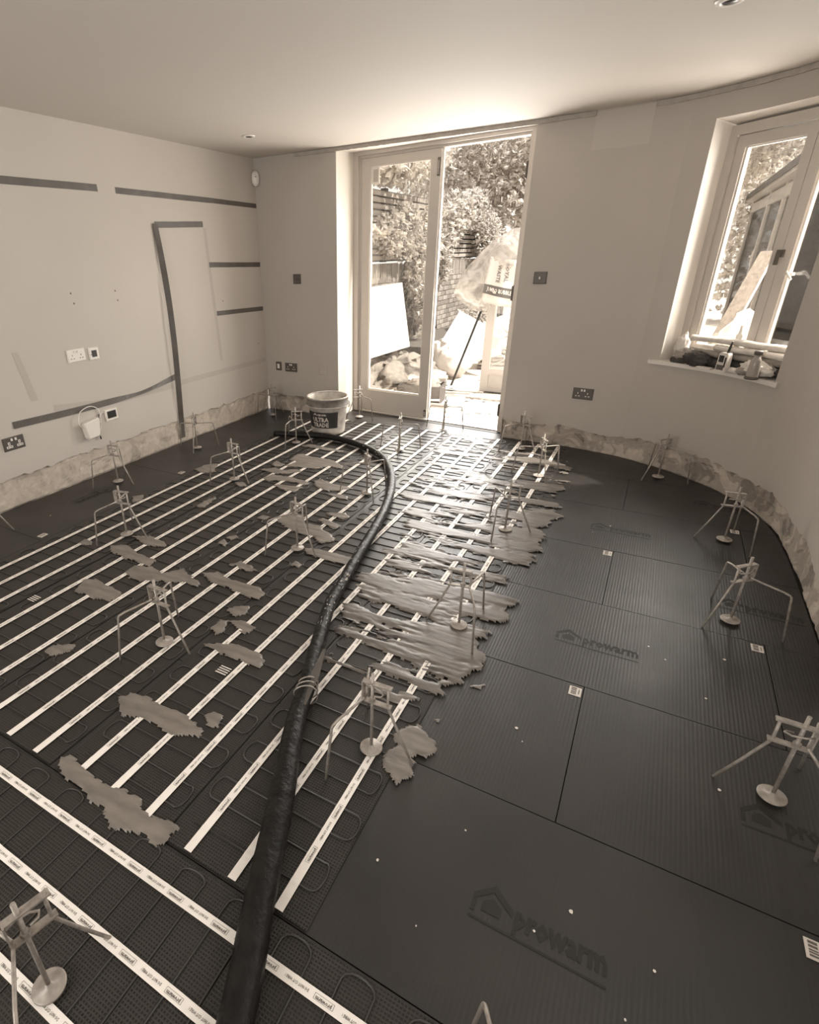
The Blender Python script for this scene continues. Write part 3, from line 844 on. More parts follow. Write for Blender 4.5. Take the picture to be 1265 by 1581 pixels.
# ================================================================== ADHESIVE
PATCH = [
 [(1.22,-3.37),(1.28,-3.35),(1.36,-3.36),(1.48,-3.37),(1.5,-3.39),(1.51,-3.44),(1.4,-3.47),(1.26,-3.47),(1.24,-3.43)],
 [(1.03,-3.06),(1.12,-3.01),(1.25,-3.05),(1.4,-3.06),(1.41,-3.12),(1.24,-3.12),(1.1,-3.11)],
 [(1.06,-2.91),(1.15,-2.86),(1.28,-2.87),(1.33,-2.92),(1.21,-2.96)],
 [(.84,-3.12),(.83,-3.07),(.89,-3.07),(.92,-3.1),(.88,-3.13)],
 [(1.35,-3.23),(1.34,-3.15),(1.43,-3.12),(1.53,-3.14),(1.6,-3.06),(1.77,-3.12),(1.78,-3.15),(1.7,-3.15),(1.53,-3.22),(1.45,-3.26)],
 [(1.71,-3.04),(1.78,-3.0),(1.92,-3.02),(2.06,-3.01),(2.12,-3.04),(2.13,-3.1),(2.02,-3.09),(1.83,-3.09)],
 [(2.04,-3.24),(2.08,-3.17),(2.12,-3.16),(2.14,-3.22),(2.11,-3.26)],
 [(2.07,-3.38),(2.07,-3.31),(2.1,-3.3),(2.14,-3.37),(2.12,-3.4)],
 [(2.11,-3.3),(2.15,-3.27),(2.25,-3.28),(2.24,-3.33),(2.16,-3.32)],
 [(2.13,-3.48),(2.18,-3.44),(2.25,-3.41),(2.36,-3.42),(2.4,-3.44),(2.42,-3.49),(2.32,-3.49),(2.2,-3.49)],
 [(1.55,-3.84),(1.55,-3.8),(1.63,-3.75),(1.65,-3.79),(1.6,-3.85)],
 [(2.05,-3.87),(2.07,-3.84),(2.13,-3.82),(2.22,-3.83),(2.33,-3.82),(2.42,-3.84),(2.44,-3.86),(2.4,-3.88),(2.35,-3.91),(2.27,-3.9),(2.19,-3.91),(2.14,-3.92),(2.1,-3.92)],
 [(2.38,-3.79),(2.41,-3.76),(2.45,-3.76),(2.47,-3.8),(2.45,-3.82)],
 [(2.12,-4.19),(2.1,-4.16),(2.12,-4.14),(2.19,-4.15),(2.27,-4.16),(2.34,-4.16),(2.38,-4.15),(2.45,-4.14),(2.47,-4.16),(2.52,-4.16),(2.61,-4.15),(2.61,-4.2),(2.59,-4.23),(2.55,-4.21),(2.51,-4.22),(2.48,-4.24),(2.44,-4.25),(2.4,-4.23),(2.36,-4.21),(2.31,-4.22),(2.25,-4.2),(2.19,-4.21)],
 [(1.79,-2.9),(1.82,-2.85),(1.95,-2.88),(1.91,-2.91)],
 [(1.57,-2.66),(1.6,-2.6),(1.64,-2.63),(1.61,-2.67)],
 [(1.57,-2.74),(1.57,-2.68),(1.62,-2.71),(1.63,-2.75)],
 [(1.11,-2.4),(1.09,-2.31),(1.11,-2.22),(1.13,-2.24),(1.15,-2.34),(1.16,-2.39)],
 [(1.06,-1.94),(1.12,-1.92),(1.18,-1.95),(1.15,-1.99)],
 [(.6,-1.87),(.61,-1.75),(.65,-1.7),(.7,-1.69),(.74,-1.8),(.79,-1.84),(.71,-1.9)],
 [(2.05,-2.56),(2.09,-2.54),(2.19,-2.53),(2.36,-2.53),(2.37,-2.61),(2.3,-2.62),(2.14,-2.61),(2.08,-2.6)],
 [(2.08,-2.75),(2.08,-2.7),(2.13,-2.72),(2.13,-2.75)],
 [(1.7,-2.32),(1.72,-2.2),(1.8,-2.2),(1.89,-2.29),(1.99,-2.27),(2.03,-2.32),(2.08,-2.33),(2.14,-2.38),(2.14,-2.43),(2.1,-2.46),(2.03,-2.41),(1.94,-2.42),(1.84,-2.4)],
 [(1.93,-2.21),(1.94,-2.17),(2.09,-2.22),(2.09,-2.27),(1.99,-2.24)],
 [(1.91,-2.09),(1.98,-2.07),(2.03,-2.04),(2.09,-2.09),(2.06,-2.12),(1.97,-2.12)],
 [(1.57,-2.36),(1.58,-2.31),(1.64,-2.31),(1.62,-2.36)],
 [(1.04,-1.0),(1.09,-.92),(1.22,-.94),(1.46,-.96),(1.41,-1.0),(1.23,-1.01)],
 [(1.15,-1.35),(1.13,-1.2),(1.19,-1.18),(1.27,-1.21),(1.43,-1.19),(1.61,-1.29),(1.65,-1.34),(1.51,-1.34),(1.44,-1.44),(1.3,-1.46),(1.2,-1.49),(1.23,-1.36)],
 [(1.08,-1.5),(1.07,-1.42),(1.17,-1.46),(1.17,-1.5),(1.12,-1.53)],
 [(1.08,-1.64),(1.14,-1.57),(1.26,-1.57),(1.32,-1.5),(1.38,-1.53),(1.34,-1.6),(1.23,-1.66)],
 [(1.19,-1.78),(1.21,-1.69),(1.38,-1.67),(1.56,-1.7),(1.55,-1.75),(1.37,-1.75),(1.26,-1.81)],
 [(1.35,-1.87),(1.37,-1.83),(1.55,-1.8),(1.55,-1.9),(1.45,-1.89)],
 [(1.56,-1.66),(1.61,-1.61),(1.68,-1.64),(1.9,-1.66),(1.86,-1.69),(1.8,-1.75),(1.74,-1.78),(1.65,-1.75)],
 [(1.77,-1.82),(1.82,-1.8),(1.92,-1.8),(1.94,-1.85),(1.85,-1.85)],
 [(3.07,-3.46),(3.11,-3.48),(3.15,-3.5),(3.16,-3.54),(3.14,-3.58),(3.11,-3.58),(3.13,-3.66),(3.1,-3.71),(3.04,-3.67),(3.02,-3.63),(3.05,-3.58),(3.02,-3.54),(3.02,-3.51)],
 [(3.17,-3.18),(3.22,-3.14),(3.21,-3.18)],
 [(3.11,-3.4),(3.135,-3.385),(3.13,-3.41)],
 [(.58,-2.48),(.63,-2.43),(.7,-2.5),(.66,-2.55)],
]
PLAB = ['broad wedge of adhesive on the mat left of the nearest left tripod', 'lumpy adhesive smear below the tripod with its disc on the third strip',
 'flat adhesive dab under the right foot of that left-hand tripod', 'small round adhesive dab on the strips beside a bent tripod leg',
 'long ragged adhesive smear just behind the tripod in the left middle', 'long adhesive smear right of the ragged one, over two tapes',
 'short adhesive dab above a pair of small dabs', 'small pointed adhesive dab, lowest of three close together', 'small tilted adhesive dab, right one of three close together',
 'oblong adhesive dab lying across two tapes next to a torn sticker', 'feathered oval adhesive dab alone on the left mesh',
 'long trowelled adhesive patch across two tapes in the left foreground', 'small comb-edged adhesive dab right of the long foreground patch',
 'largest ragged adhesive patch, at the tape ends in the left foreground', 'slim adhesive dab above the long smear over two tapes',
 'tiny oval adhesive dab between two cable loops', 'tiny ragged adhesive dab below an oval one', 'crumbled light adhesive bits on the mesh near the left boards',
 'small pale adhesive dab by the foot of a left-hand tripod', 'pale adhesive patch overlapping the boards and first mat',
 'smooth oblong adhesive patch touching the hose', 'small adhesive dab below the smooth patch by the hose', 'wide pale adhesive patch behind the tripod left of the hose',
 'pale leaf-shaped adhesive dab right of the wide patch', 'pale adhesive stroke nearest the hose in the middle', 'faint adhesive dab left of the middle tripod',
 'bright adhesive streak just in front of the bucket', 'largest bright adhesive streaks between bucket and hose', 'bright round adhesive lump left of the streaks',
 'bright adhesive smear left of the middle streaks', 'long bright adhesive streak below the lumps', 'bright adhesive streak furthest forward of the left group',
 'bright adhesive streak near the hose tripod', 'short bright adhesive streak below the hose tripod', 'two-lobed adhesive patch at the mat edge beside the front tripod disc',
 'small adhesive scrape alone on the dark boards', 'tiny adhesive crumb on the boards near the mat edge', 'pale adhesive scrap on the boards behind a left tripod']
def pdist(P, x, yv):
    """signed distance to a polygon, positive inside"""
    ins = False; best = 9.0; n = len(P)
    for i in range(n):
        x1, y1 = P[i]; x2, y2 = P[(i + 1) % n]
        if (y1 > yv) != (y2 > yv) and x < (x2 - x1) * (yv - y1) / (y2 - y1) + x1: ins = not ins
        dx, dy = x2 - x1, y2 - y1
        t = max(0, min(1, ((x - x1) * dx + (yv - y1) * dy) / (dx * dx + dy * dy + 1e-12)))
        d = (x - x1 - t * dx) ** 2 + (yv - y1 - t * dy) ** 2
        if d < best: best = d
    return math.sqrt(best) if ins else -math.sqrt(best)

def film(fn, x0, x1, y0, y1, g, z0, zt):
    """relief film of spread adhesive on a grid: fn > 0 where there is material"""
    nx, ny = int((x1 - x0) / g) + 1, int((y1 - y0) / g) + 1
    F = [[fn(x0 + i * g, y0 + j * g) for j in range(ny + 1)] for i in range(nx + 1)]
    idx = {}; V = []; Q = []
    def vert(i, j):
        if (i, j) not in idx:
            f = F[i][j]; x, yv = x0 + i * g, y0 + j * g
            h = z0 if f <= 0 else zt(f, x, yv)
            idx[(i, j)] = len(V); V.append((x + (.3 * g) * noise.noise(Vector((x * 90, yv * 90, 3))), yv + (.3 * g) * noise.noise(Vector((x * 90, yv * 90, 8))), h))
        return idx[(i, j)]
    for i in range(nx):
        for j in range(ny):
            c = (F[i][j] > 0) + (F[i + 1][j] > 0) + (F[i][j + 1] > 0) + (F[i + 1][j + 1] > 0)
            if c >= 3: Q.append((vert(i, j), vert(i + 1, j), vert(i + 1, j + 1), vert(i, j + 1)))
    return MB().add(V, Q, 0, True)

def comb(x, yv, seed):
    return noise.noise(Vector((x * 26, yv * 120, seed))) + .7 * noise.noise(Vector((x * 14, yv * 30, seed + 4)))
for i, P in enumerate(PATCH):
    xs = [q[0] for q in P]; ys = [q[1] for q in P]
    sz = max(max(xs) - min(xs), max(ys) - min(ys))
    cx, cy = sum(xs) / len(P), sum(ys) / len(P)
    onb = cx > 3.1 or cx < .6
    am = min(.013, .09 * sz)
    base = .0005 if onb else .0026
    top = .004 if onb else .0078
    m = film(lambda x, yv: pdist(P, x, yv) + am * .35 + am * comb(x, yv, i * 3.3), min(xs) - .02, max(xs) + .02, min(ys) - .02, max(ys) + .02, .0045 if sz < .25 else .0055, base,
             lambda f, x, yv: base + top * min(1, .35 + f / .012) + .0009 * noise.noise(Vector((x * 16, yv * 60, i))))
    tag(ob('adhesive_dab', m, M_ADH, origin=(cx, cy, 0)), PLAB[i], 'adhesive', 'adhesive dabs on the heating mats')

HOSE_X = [(0.2, 2.0), (-.7, 2.05), (-1.36, 2.12), (-1.94, 2.34), (-2.4, 2.44), (-2.6, 2.42), (-2.98, 2.44), (-3.2, 2.50), (-3.42, 2.56)]
def lerp_tab(tab, yv):
    for a, b in zip(tab, tab[1:]):
        if b[0] <= yv <= a[0]: return a[1] + (b[1] - a[1]) * (yv - a[0]) / (b[0] - a[0])
    return tab[-1][1]
COVER = [(0.2, -.40), (-.25, -.20), (-.6, -.08), (-1.0, -.04), (-1.35, .02), (-1.7, .20), (-2.0, .10), (-2.2, -.02), (-2.42, -.08), (-2.62, .02), (-2.85, .06), (-3.1, .06), (-3.3, .05), (-3.44, -.30)]
EDGE = [(0.2, 2.75), (-.25, 3.02), (-.6, 3.16), (-1.0, 3.14), (-1.35, 3.19), (-1.7, 3.16), (-2.0, 3.19), (-2.2, 3.21), (-2.42, 3.12), (-2.62, 3.20), (-2.85, 3.13), (-3.1, 3.16), (-3.28, 3.08), (-3.42, 3.0)]
def spread(x, yv):
    xl, xr = lerp_tab(HOSE_X, yv), lerp_tab(EDGE, yv) + .07 * noise.noise(Vector((x * 4, yv * 9, 2))) + .04 * noise.noise(Vector((x * 4, yv * 31, 7)))
    w = noise.noise(Vector((x * .8, yv * .8, 12))) * .02
    n = .80 * noise.noise(Vector((x * 2.8, (yv + w) * 13, 1.5))) if yv > -2.55 else .80 * noise.noise(Vector((x * 2.6, (yv + w) * 11.5, 1.5)))
    n += .34 * noise.noise(Vector((x * 7.5, (yv + w) * 42, 6.1))) + .16 * noise.noise(Vector((x * 30, yv * 110, 9)))
    f = n + lerp_tab(COVER, yv)
    right = max(0, (x - (xr - .30)) / .30)          # denser towards the board edge
    f += .16 * min(1, right) if yv < -.4 else 0
    f -= max(0, (x - xr) / .035)
    f -= max(0, (xl + .10 - x) / .16)
    return f
m = film(spread, 2.0, 3.30, -3.46, -.02, .0075, .0026, lambda f, x, yv: .0028 + .0088 * min(1, .30 + f * 2.6) + .0007 * noise.noise(Vector((x * 9, yv * 60, 4))))
tag(ob('adhesive_spread', m, M_ADH2), 'large streaky spread of grey adhesive between the hose and the bare boards', 'adhesive')

# ================================================================== LEVELLING TRIPODS
ST = {}
def stand_parts():
    br = MB()
    br.box((-.030, 0, .2490), (.004, .024, .078))
    br.box((.016, 0, .2860), (.096, .018, .005)); br.box((.016, 0, .2120), (.096, .018, .005))
    ST['bracket'] = (br.mesh('bracket'), M_METAL)
    ST['rod'] = (MB().tube([(0, 0, .016), (0, 0, .322)], .0055, 8).mesh('rod'), M_METAL)
    ST['disc'] = (MB().lathe([(.0001, .0095), (.034, .0095), (.037, .012), (.037, .015), (.034, .017), (.009, .017), (.007, .026), (.0001, .026)], n=28).mesh('disc'), M_DISC)
    ST['nut'] = (MB().lathe([(.0056, .2145), (.0105, .2145), (.0105, .226), (.0056, .226)], n=6, smooth=False).mesh('nut'), M_METAL)
    ST['leg'] = (MB().tube([(.052, 0, .292), (.052, 0, .215), (.056, 0, .200), (.098, 0, .100), (.142, 0, .002)], .0044, 8).mesh('leg'), M_METAL)
    for i, s in enumerate((1, -1)):
        a = radians(116) * s
        fx, fy = .188 * cos(a), .188 * sin(a)
        bx, by = .160 * cos(a), .160 * sin(a)
        pts = [(-.026, .004 * s, .219)]
        for k in (.35, .8): pts.append((-.026 + (bx + .026) * k, .004 * s + (by - .004 * s) * k, .219 - .006 * k))
        pts += [(bx * .97, by * .97, .210), (bx, by, .203), (bx + (fx - bx) * .08, by + (fy - by) * .08, .192), (fx, fy, .002)]
        ST['bent%d' % i] = (MB().tube(pts, .0044, 8).mesh('leg'), M_METAL)
    ST['clip'] = (MB().tube([(-.028, .004, .262), (-.01, .012, .258), (.02, .012, .252), (.036, .002, .250), (.03, -.008, .248), (.012, -.012, .247)], .003, 6).mesh('spring_clip'), M_METAL)
    for me, m in ST.values(): me.materials.append(m)
stand_parts()
STANDS = [
 (.218, -.245, 70, 'steel levelling tripod standing in the far corner of the two walls'),
 (.254, -1.448, -62, 'steel levelling tripod beside the left wall below the hanging tape end'),
 (1.028, -1.903, -5, 'steel levelling tripod on the first mat, middle of the left side'),
 (.262, -2.328, 8, 'steel levelling tripod on the boards beside the printed word near the left wall'),
 (1.017, -2.916, 12, 'steel levelling tripod on the first mat with adhesive at its foot'),
 (.253, -3.322, 64, 'steel levelling tripod cut off by the left frame edge'),
 (.963, -.954, 28, 'steel levelling tripod straddling the hose end in front of the bucket'),
 (1.078, .046, -135, 'steel levelling tripod at the foot of the closed door leaf'),
 (1.850, -.743, -73, 'steel levelling tripod between the bucket and the open doorway'),
 (1.985, -.030, -78, 'steel levelling tripod standing on the threshold of the open doorway'),
 (2.016, -1.698, -46, 'steel levelling tripod inside the curve of the hose'),
 (2.020, -2.586, -13, 'steel levelling tripod left of the hose in the middle of the room'),
 (2.727, -.281, -26, 'steel levelling tripod right beside the doorway wall end'),
 (2.975, -.850, -60, 'steel levelling tripod second from the doorway wall end, in adhesive'),
 (2.974, -1.824, 16, 'steel levelling tripod at the spread edge where board joint begins'),
 (3.023, -2.847, -172, 'steel levelling tripod in the middle of the adhesive spread'),
 (2.977, -3.630, 3, 'steel levelling tripod on the front tape beside the two-lobed adhesive patch'),
 (1.967, -3.557, 0, 'steel levelling tripod in the left middle among the long tapes'),
 (2.636, -4.582, 76, 'large near levelling tripod in the bottom left corner'),
 (3.592, -4.340, 14, 'levelling tripod with just one bent leg showing at the bottom edge'),
 (3.716, -.489, -133, 'steel levelling tripod below the window by the curved wall'),
 (4.058, -1.390, -172, 'steel levelling tripod in the bend of the curved wall'),
 (4.034, -2.249, -136, 'steel levelling tripod right of the middle printed board by the right wall'),
 (4.078, -3.210, 178, 'large near levelling tripod at the right frame edge'),
]
for (x, yv, a, lab) in STANDS:
    t = thing('levelling_tripod', lab, 'tripod', (x, yv, 0.004 if .62 < x < 3.08 else 0.0005), 'steel levelling tripods', radians(a))
    for key, nm in (('bracket', 'bracket'), ('rod', 'threaded_rod'), ('disc', 'foot_disc'), ('nut', 'nut'), ('leg', 'leg'), ('bent0', 'leg'), ('bent1', 'leg'), ('clip', 'spring_clip')):
        o = bpy.data.objects.new(nm, ST[key][0]); COL.objects.link(o); o.parent = t

# ================================================================== HOSE
def smoothpath(pts, n):
    out = []
    P = [Vector(q) for q in pts]
    for i in range(len(P) - 1):
        p0, p1, p2, p3 = P[max(i - 1, 0)], P[i], P[i + 1], P[min(i + 2, len(P) - 1)]
        for k in range(n):
            t = k / n
            out.append(.5 * ((2 * p1) + (p2 - p0) * t + (2 * p0 - 5 * p1 + 4 * p2 - p3) * t * t + (3 * p1 - p0 - 3 * p2 + p3) * t ** 3))
    out.append(P[-1]); return out
HP = [(.669, -.866), (.885, -.807), (1.117, -.745), (1.406, -.79), (1.686, -.924), (1.879, -1.093), (2.048, -1.364), (2.165, -1.642), (2.257, -1.944), (2.325, -2.259), (2.375, -2.538), (2.42, -2.771), (2.46, -2.979), (2.522, -3.169), (2.592, -3.364), (2.645, -3.49)]
HP2 = [(2.650, -3.475), (2.694, -3.628), (2.748, -3.76), (2.812, -3.894), (2.864, -4.01), (2.907, -4.113), (2.952, -4.217), (2.995, -4.308), (3.04, -4.41), (3.10, -4.56), (3.16, -4.75), (3.2, -5.0), (3.22, -5.3)]
hs = thing('hose', 'thick black rubber hose curving across the heating mats', 'hose', (2.0, -1.6, 0))
hp = smoothpath([(a, b, .036) for a, b in HP], 6)
ob('far_length', MB().tube(hp, [.029 + .0012 * noise.noise(Vector((i * .5, 0, 0))) for i in range(len(hp))], 14, flat=.9), M_HOSE, hs)
hp2 = smoothpath([(a, b, .042) for a, b in HP2], 6)
ob('near_length', MB().tube(hp2, [.031 + min(.010, i * .0004) + .0022 * noise.noise(Vector((i * .4, 3, 0))) for i in range(len(hp2))], 14, flat=.9), M_HOSE, hs)
for k in range(3):
    c = Vector((2.655 + .010 * k, -3.50 - .026 * k, .041)); d = Vector((.05, -.14, 0)).normalized(); x = d.cross(Vector((0, 0, 1))); 
    rr1 = .036 + .004 * k
    ob('wire_clip', MB().tube([c + x * (rr1 * cos(q)) + Vector((0, 0, rr1 * .95 * sin(q))) + d * .006 * sin(q * 2) for q in [2 * pi * j / 20 for j in range(21)]], .0028, 6, caps=False), M_METAL, hs)
fp_ = MB()
for k in range(8):
    a, b = k / 8, (k + 1) / 8
    A = Vector((2.615, -3.33, .075)).lerp(Vector((2.70, -3.62, .070)), a); B = Vector((2.615, -3.33, .075)).lerp(Vector((2.70, -3.62, .070)), b)
    wd = .018 * (1 - .6 * abs(2 * a - 1)); wd2 = .018 * (1 - .6 * abs(2 * b - 1))
    fp_.quad((A.x - wd + .012, A.y, A.z - .004), (B.x - wd2 + .012, B.y, B.z - .004), (B.x + wd2 + .012, B.y, B.z), (A.x + wd + .012, A.y, A.z))
ob('rubber_flap', fp_, M_CRATE, hs)
spl = MB()
rnd = random.Random(3)
for k in range(110):
    i = rnd.randrange(36, len(hp) - 12) if k < 85 else rnd.randrange(10, 36)
    q = hp[i]; d = (hp[i + 1] - hp[i - 1]).normalized(); x = d.cross(Vector((0, 0, 1))).normalized(); yv = Vector((0, 0, 1))
    a = rnd.uniform(.2, 2.6); L = rnd.uniform(.003, .024); wd = rnd.uniform(.001, .0045)
    def S(u, v_, r=.0305):
        aa = a + v_ / .029
        return q + d * u + x * (cos(aa) * r) + yv * (sin(aa) * r * .92)
    n8 = [S(L * cos(t) * rnd.uniform(.35, 1.2), wd * sin(t) * rnd.uniform(.3, 1.5)) for t in [2 * pi * j / 7 for j in range(7)]]
    spl.add(n8, [tuple(range(7))])
ob('cement_splashes', spl, M_HOSED, hs, kind='stuff')

# ================================================================== BUCKET
BX, BY = 1.039, -.520
bk = thing('bucket', 'large splashed white trade paint bucket standing near the garden doors', 'bucket', (BX, BY, .0062))
rb, rt, bh = .152, .178, .335
prof = [(.001, .004), (rb - .01, .004), (rb, .012), (rb + .004, .05), (rt - .004, bh - .085), (rt + .001, bh - .08)]
inn = [(rt + .002, bh - .002), (rt - .004, bh), (rt - .008, bh - .01), (rb - .006, .03), (.001, .025)]
b0 = MB().lathe(prof + [(rt + .002, bh - .06)] + inn, (BX, BY, .0062), 40, jit=.006)
ob('body', b0, M_BUCKET, bk)
ob('rim_band', MB().lathe([(rt + .002, bh - .075), (rt + .020, bh - .070), (rt + .022, bh - .062), (rt + .012, bh - .055), (rt + .010, bh - .012), (rt + .014, bh - .004), (rt + .004, bh + .004), (rt - .004, bh)], (BX, BY, .0062), 40, jit=.008), [M_SOOT], bk)
ob('rim_lip', MB().lathe([(rt + .006, bh - .002), (rt + .015, bh - .003), (rt + .014, bh + .005), (rt + .002, bh + .007), (rt - .006, bh + .002)], (BX, BY, .0062), 40, jit=.01), M_BUCKET, bk)
ob('lower_lip', MB().lathe([(rt + .003, bh - .078), (rt + .023, bh - .074), (rt + .024, bh - .066), (rt + .016, bh - .062)], (BX, BY, .0062), 40, jit=.01), M_BUCKET, bk)
view = math.atan2(CAM_POS[1] - BY, CAM_POS[0] - BX)
def cyl(ang, z, dr=.0015):
    r = rb + .004 + (rt - rb - .008) * (z - .05) / (bh - .135) + dr
    return (BX + r * cos(ang), BY + r * sin(ang), z + .0062)
lb = MB(); na, nz = 28, 4
a0, a1, z0, z1 = view - 1.02, view + .52, .074, .222
a0, a1 = view - 1.35, view + .55
lb.add([cyl(a0 + (a1 - a0) * i / na, z0 + (z1 - z0) * k / nz) for i in range(na + 1) for k in range(nz + 1)],
       [(i * (nz + 1) + k, (i + 1) * (nz + 1) + k, (i + 1) * (nz + 1) + k + 1, i * (nz + 1) + k + 1) for i in range(na) for k in range(nz)], 0, True)
lo = ob('label_panel', lb, M_BLABEL, bk)
tx = MB()
for (body, w, h, xx, zz) in (('ULTRA', .155, .042, -.150, .133), ('TRADE', .155, .040, -.150, .086), ('Aqua', .13, .026, -.145, .186)):
    put_text(tx, body, w, h, lambda x, yv: cyl(view + (xx + x) / .166, zz + yv, .003), bold=.04)
ob('lettering', tx, M_BTEXT, lo)
hdl = MB().tube([(BX + (rt + .02) * cos(view + 1.35), BY + (rt + .02) * sin(view + 1.35), bh - .03), (BX + (rt + .032) * cos(view + 1.3), BY + (rt + .032) * sin(view + 1.3), bh - .06), (BX + (rt + .024) * cos(view + 1.2), BY + (rt + .024) * sin(view + 1.2), bh - .08)], .006, 8)
ob('handle_lug', hdl, M_PLATEW, bk)

# ================================================================== WALL FITTINGS
def plate_lw(name, label, cat, yc, zc, w, h, m, d=.010):
    t = thing(name, label, cat, (0, yc, zc))
    bev = .006
    mm = MB()
    a, b = w / 2, h / 2
    outer = [(-a, -b), (a, -b), (a, b), (-a, b)]; inner = [(-a + bev, -b + bev), (a - bev, -b + bev), (a - bev, b - bev), (-a + bev, b - bev)]
    mm.add([(0.0, yc + p[0], zc + p[1]) for p in outer] + [(d * .6, yc + p[0], zc + p[1]) for p in outer] + [(d, yc + p[0], zc + p[1]) for p in inner],
           [(0, 1, 5, 4), (1, 2, 6, 5), (2, 3, 7, 6), (3, 0, 4, 7), (4, 5, 9, 8), (5, 6, 10, 9), (6, 7, 11, 10), (7, 4, 8, 11), (8, 9, 10, 11)])
    ob('faceplate', mm, m, t); return t
def lbox(t, name, yc, zc, x0, x1, w, h, m):
    return ob(name, MB().box(((x0 + x1) / 2, yc, zc), (x1 - x0, w, h)), m, t)
def lsocket(t, yc, zc, dark):
    for s in (-.036, .036):
        for (dy, dz, w, h) in ((0, .012, .005, .010), (-.011, -.010, .010, .005), (.011, -.010, .010, .005)):
            if dark:
                lbox(t, 'pin_hole_surround', yc + s + dy, zc + dz - .008, .0095, .0112, w + .010, h + .010, M_PLATEW)
            lbox(t, 'pin_hole', yc + s + dy, zc + dz - .008, .0105, .0116, w, h, M_SOOT if not dark else M_BLACK)
    for s in (-.014, .014):
        lbox(t, 'rocker_switch', yc + s, zc + .027, .010, .0155, .012, .016, M_PLATEW)
t = plate_lw('double_socket', 'white double socket on the left wall at mid height', 'socket', -2.272, .897, .146, .086, M_PLATEW); lsocket(t, -2.272, .897, False)
t = plate_lw('media_plate', 'square white media plate with black opening beside the white socket', 'outlet plate', -2.123, .890, .086, .086, M_PLATEW)
lbox(t, 'dark_opening', -2.123, .890, .009, .0112, .044, .046, M_BLACK); lbox(t, 'clip', -2.148, .885, .010, .013, .008, .010, M_SOOT)
t = plate_lw('media_plate', 'white low media plate with wide black opening above the router box', 'outlet plate', -2.074, .426, .118, .086, M_PLATEW)
lbox(t, 'dark_opening', -2.074, .430, .009, .0112, .082, .054, M_BLACK)
t = plate_lw('double_socket', 'dark metal double socket at the left frame edge', 'socket', -2.875, .428, .146, .086, M_DARKB); lsocket(t, -2.875, .428, True)

rt_ = thing('wifi_box', 'small white network box hanging on the left wall from loose leads', 'network box', (.0, -2.29, .37))
bx = MB()
yc, zc = -2.285, .372
P_ = [(-.066, .055), (.064, .072), (.070, .055), (.052, -.052), (.040, -.066), (-.050, -.070), (-.058, -.056), (-.070, .036)]
bx.add([(.004, yc + a, zc + b) for a, b in P_] + [(.040, yc + a, zc + b) for a, b in P_] + [(.048, yc + a * .88, zc + b * .88) for a, b in P_],
       [tuple(range(16, 24))] + [(i, (i + 1) % 8, 8 + (i + 1) % 8, 8 + i) for i in range(8)] + [(8 + i, 8 + (i + 1) % 8, 16 + (i + 1) % 8, 16 + i) for i in range(8)])
ob('casing', bx, M_PLATEW, rt_)
ob('lead', MB().tube(smoothpath([(.02, yc - .06, zc + .01), (.03, yc - .10, zc + .06), (.02, yc - .07, zc + .135), (.015, yc + .02, zc + .16), (.012, yc + .09, zc + .13), (.012, yc + .105, zc + .08), (.012, yc + .09, zc - .01), (.02, yc + .06, zc - .04)], 5), .0035, 6), M_PLATEW, rt_)
ob('lead', MB().tube(smoothpath([(.02, yc + .068, zc + .04), (.02, yc + .09, zc + .03), (.02, yc + .092, zc + .07), (.008, yc + .13, zc + .09), (.004, yc + .16, zc + .075)], 5), .003, 6), M_PLATEW, rt_)
ob('antenna_lead', MB().tube([(.02, yc + .058, zc - .03), (.016, yc + .066, zc - .075)], .004, 6), M_PLATEW, rt_)
ob('plug', MB().tube([(.016, yc + .066, zc - .075), (.014, yc + .069, zc - .100)], .0055, 8), M_BLACK, rt_)
ob('plug', MB().tube([(.014, yc + .092, zc + .055), (.012, yc + .093, zc + .083)], .0045, 8), M_BLACK, rt_)

def plate_bw(name, label, cat, xc, zc, w, h, m, d=.010, yb=0.0, rz=0.0):
    t = thing(name, label, cat, (xc, yb, zc), rz=rz)
    bev = .005; mm = MB(); a, b = w / 2, h / 2
    outer = [(-a, -b), (a, -b), (a, b), (-a, b)]; inner = [(-a + bev, -b + bev), (a - bev, -b + bev), (a - bev, b - bev), (-a + bev, b - bev)]
    mm.add([(p[0], 0, p[1]) for p in outer] + [(p[0], -d * .6, p[1]) for p in outer] + [(p[0], -d, p[1]) for p in inner],
           [(0, 1, 5, 4), (1, 2, 6, 5), (2, 3, 7, 6), (3, 0, 4, 7), (4, 5, 9, 8), (5, 6, 10, 9), (6, 7, 11, 10), (7, 4, 8, 11), (8, 9, 10, 11)])
    ORG[t] = (0, 0, 0)
    ob('faceplate', mm, m, t); return t
def bbox(t, name, x, z, y0, y1, w, h, m):
    return ob(name, MB().box((x, -(y0 + y1) / 2, z), (w, y1 - y0, h)), m, t)
def bsocket(t):
    for s in (-.036, .036):
        for (dx, dz, w, h) in ((0, .012, .006, .012), (-.011, -.010, .012, .006), (.011, -.010, .012, .006)):
            bbox(t, 'pin_hole', s + dx, dz - .008, .0095, .0112, w, h, M_PLATEW)
    for s in (-.010, .010):
        bbox(t, 'rocker_switch', s, .027, .0095, .014, .012, .016, M_PLATEW)
t = plate_bw('light_switch', 'dark metal light switch on the back wall left of the doors', 'switch', .427, 1.296, .086, .086, M_DARKB); bbox(t, 'toggle', 0, .0, .009, .018, .010, .018, M_STEEL)
t = plate_bw('light_switch', 'dark metal light switch on the wall right of the doorway', 'switch', 2.65, 1.29, .096, .086, M_DARKB, yb=-.008, rz=-.04); bbox(t, 'toggle', -.002, 0, .009, .020, .008, .018, M_PLATEW)
t = plate_bw('double_socket', 'dark metal double socket low on the back wall by the corner', 'socket', .311, .459, .146, .086, M_DARKB); bsocket(t)
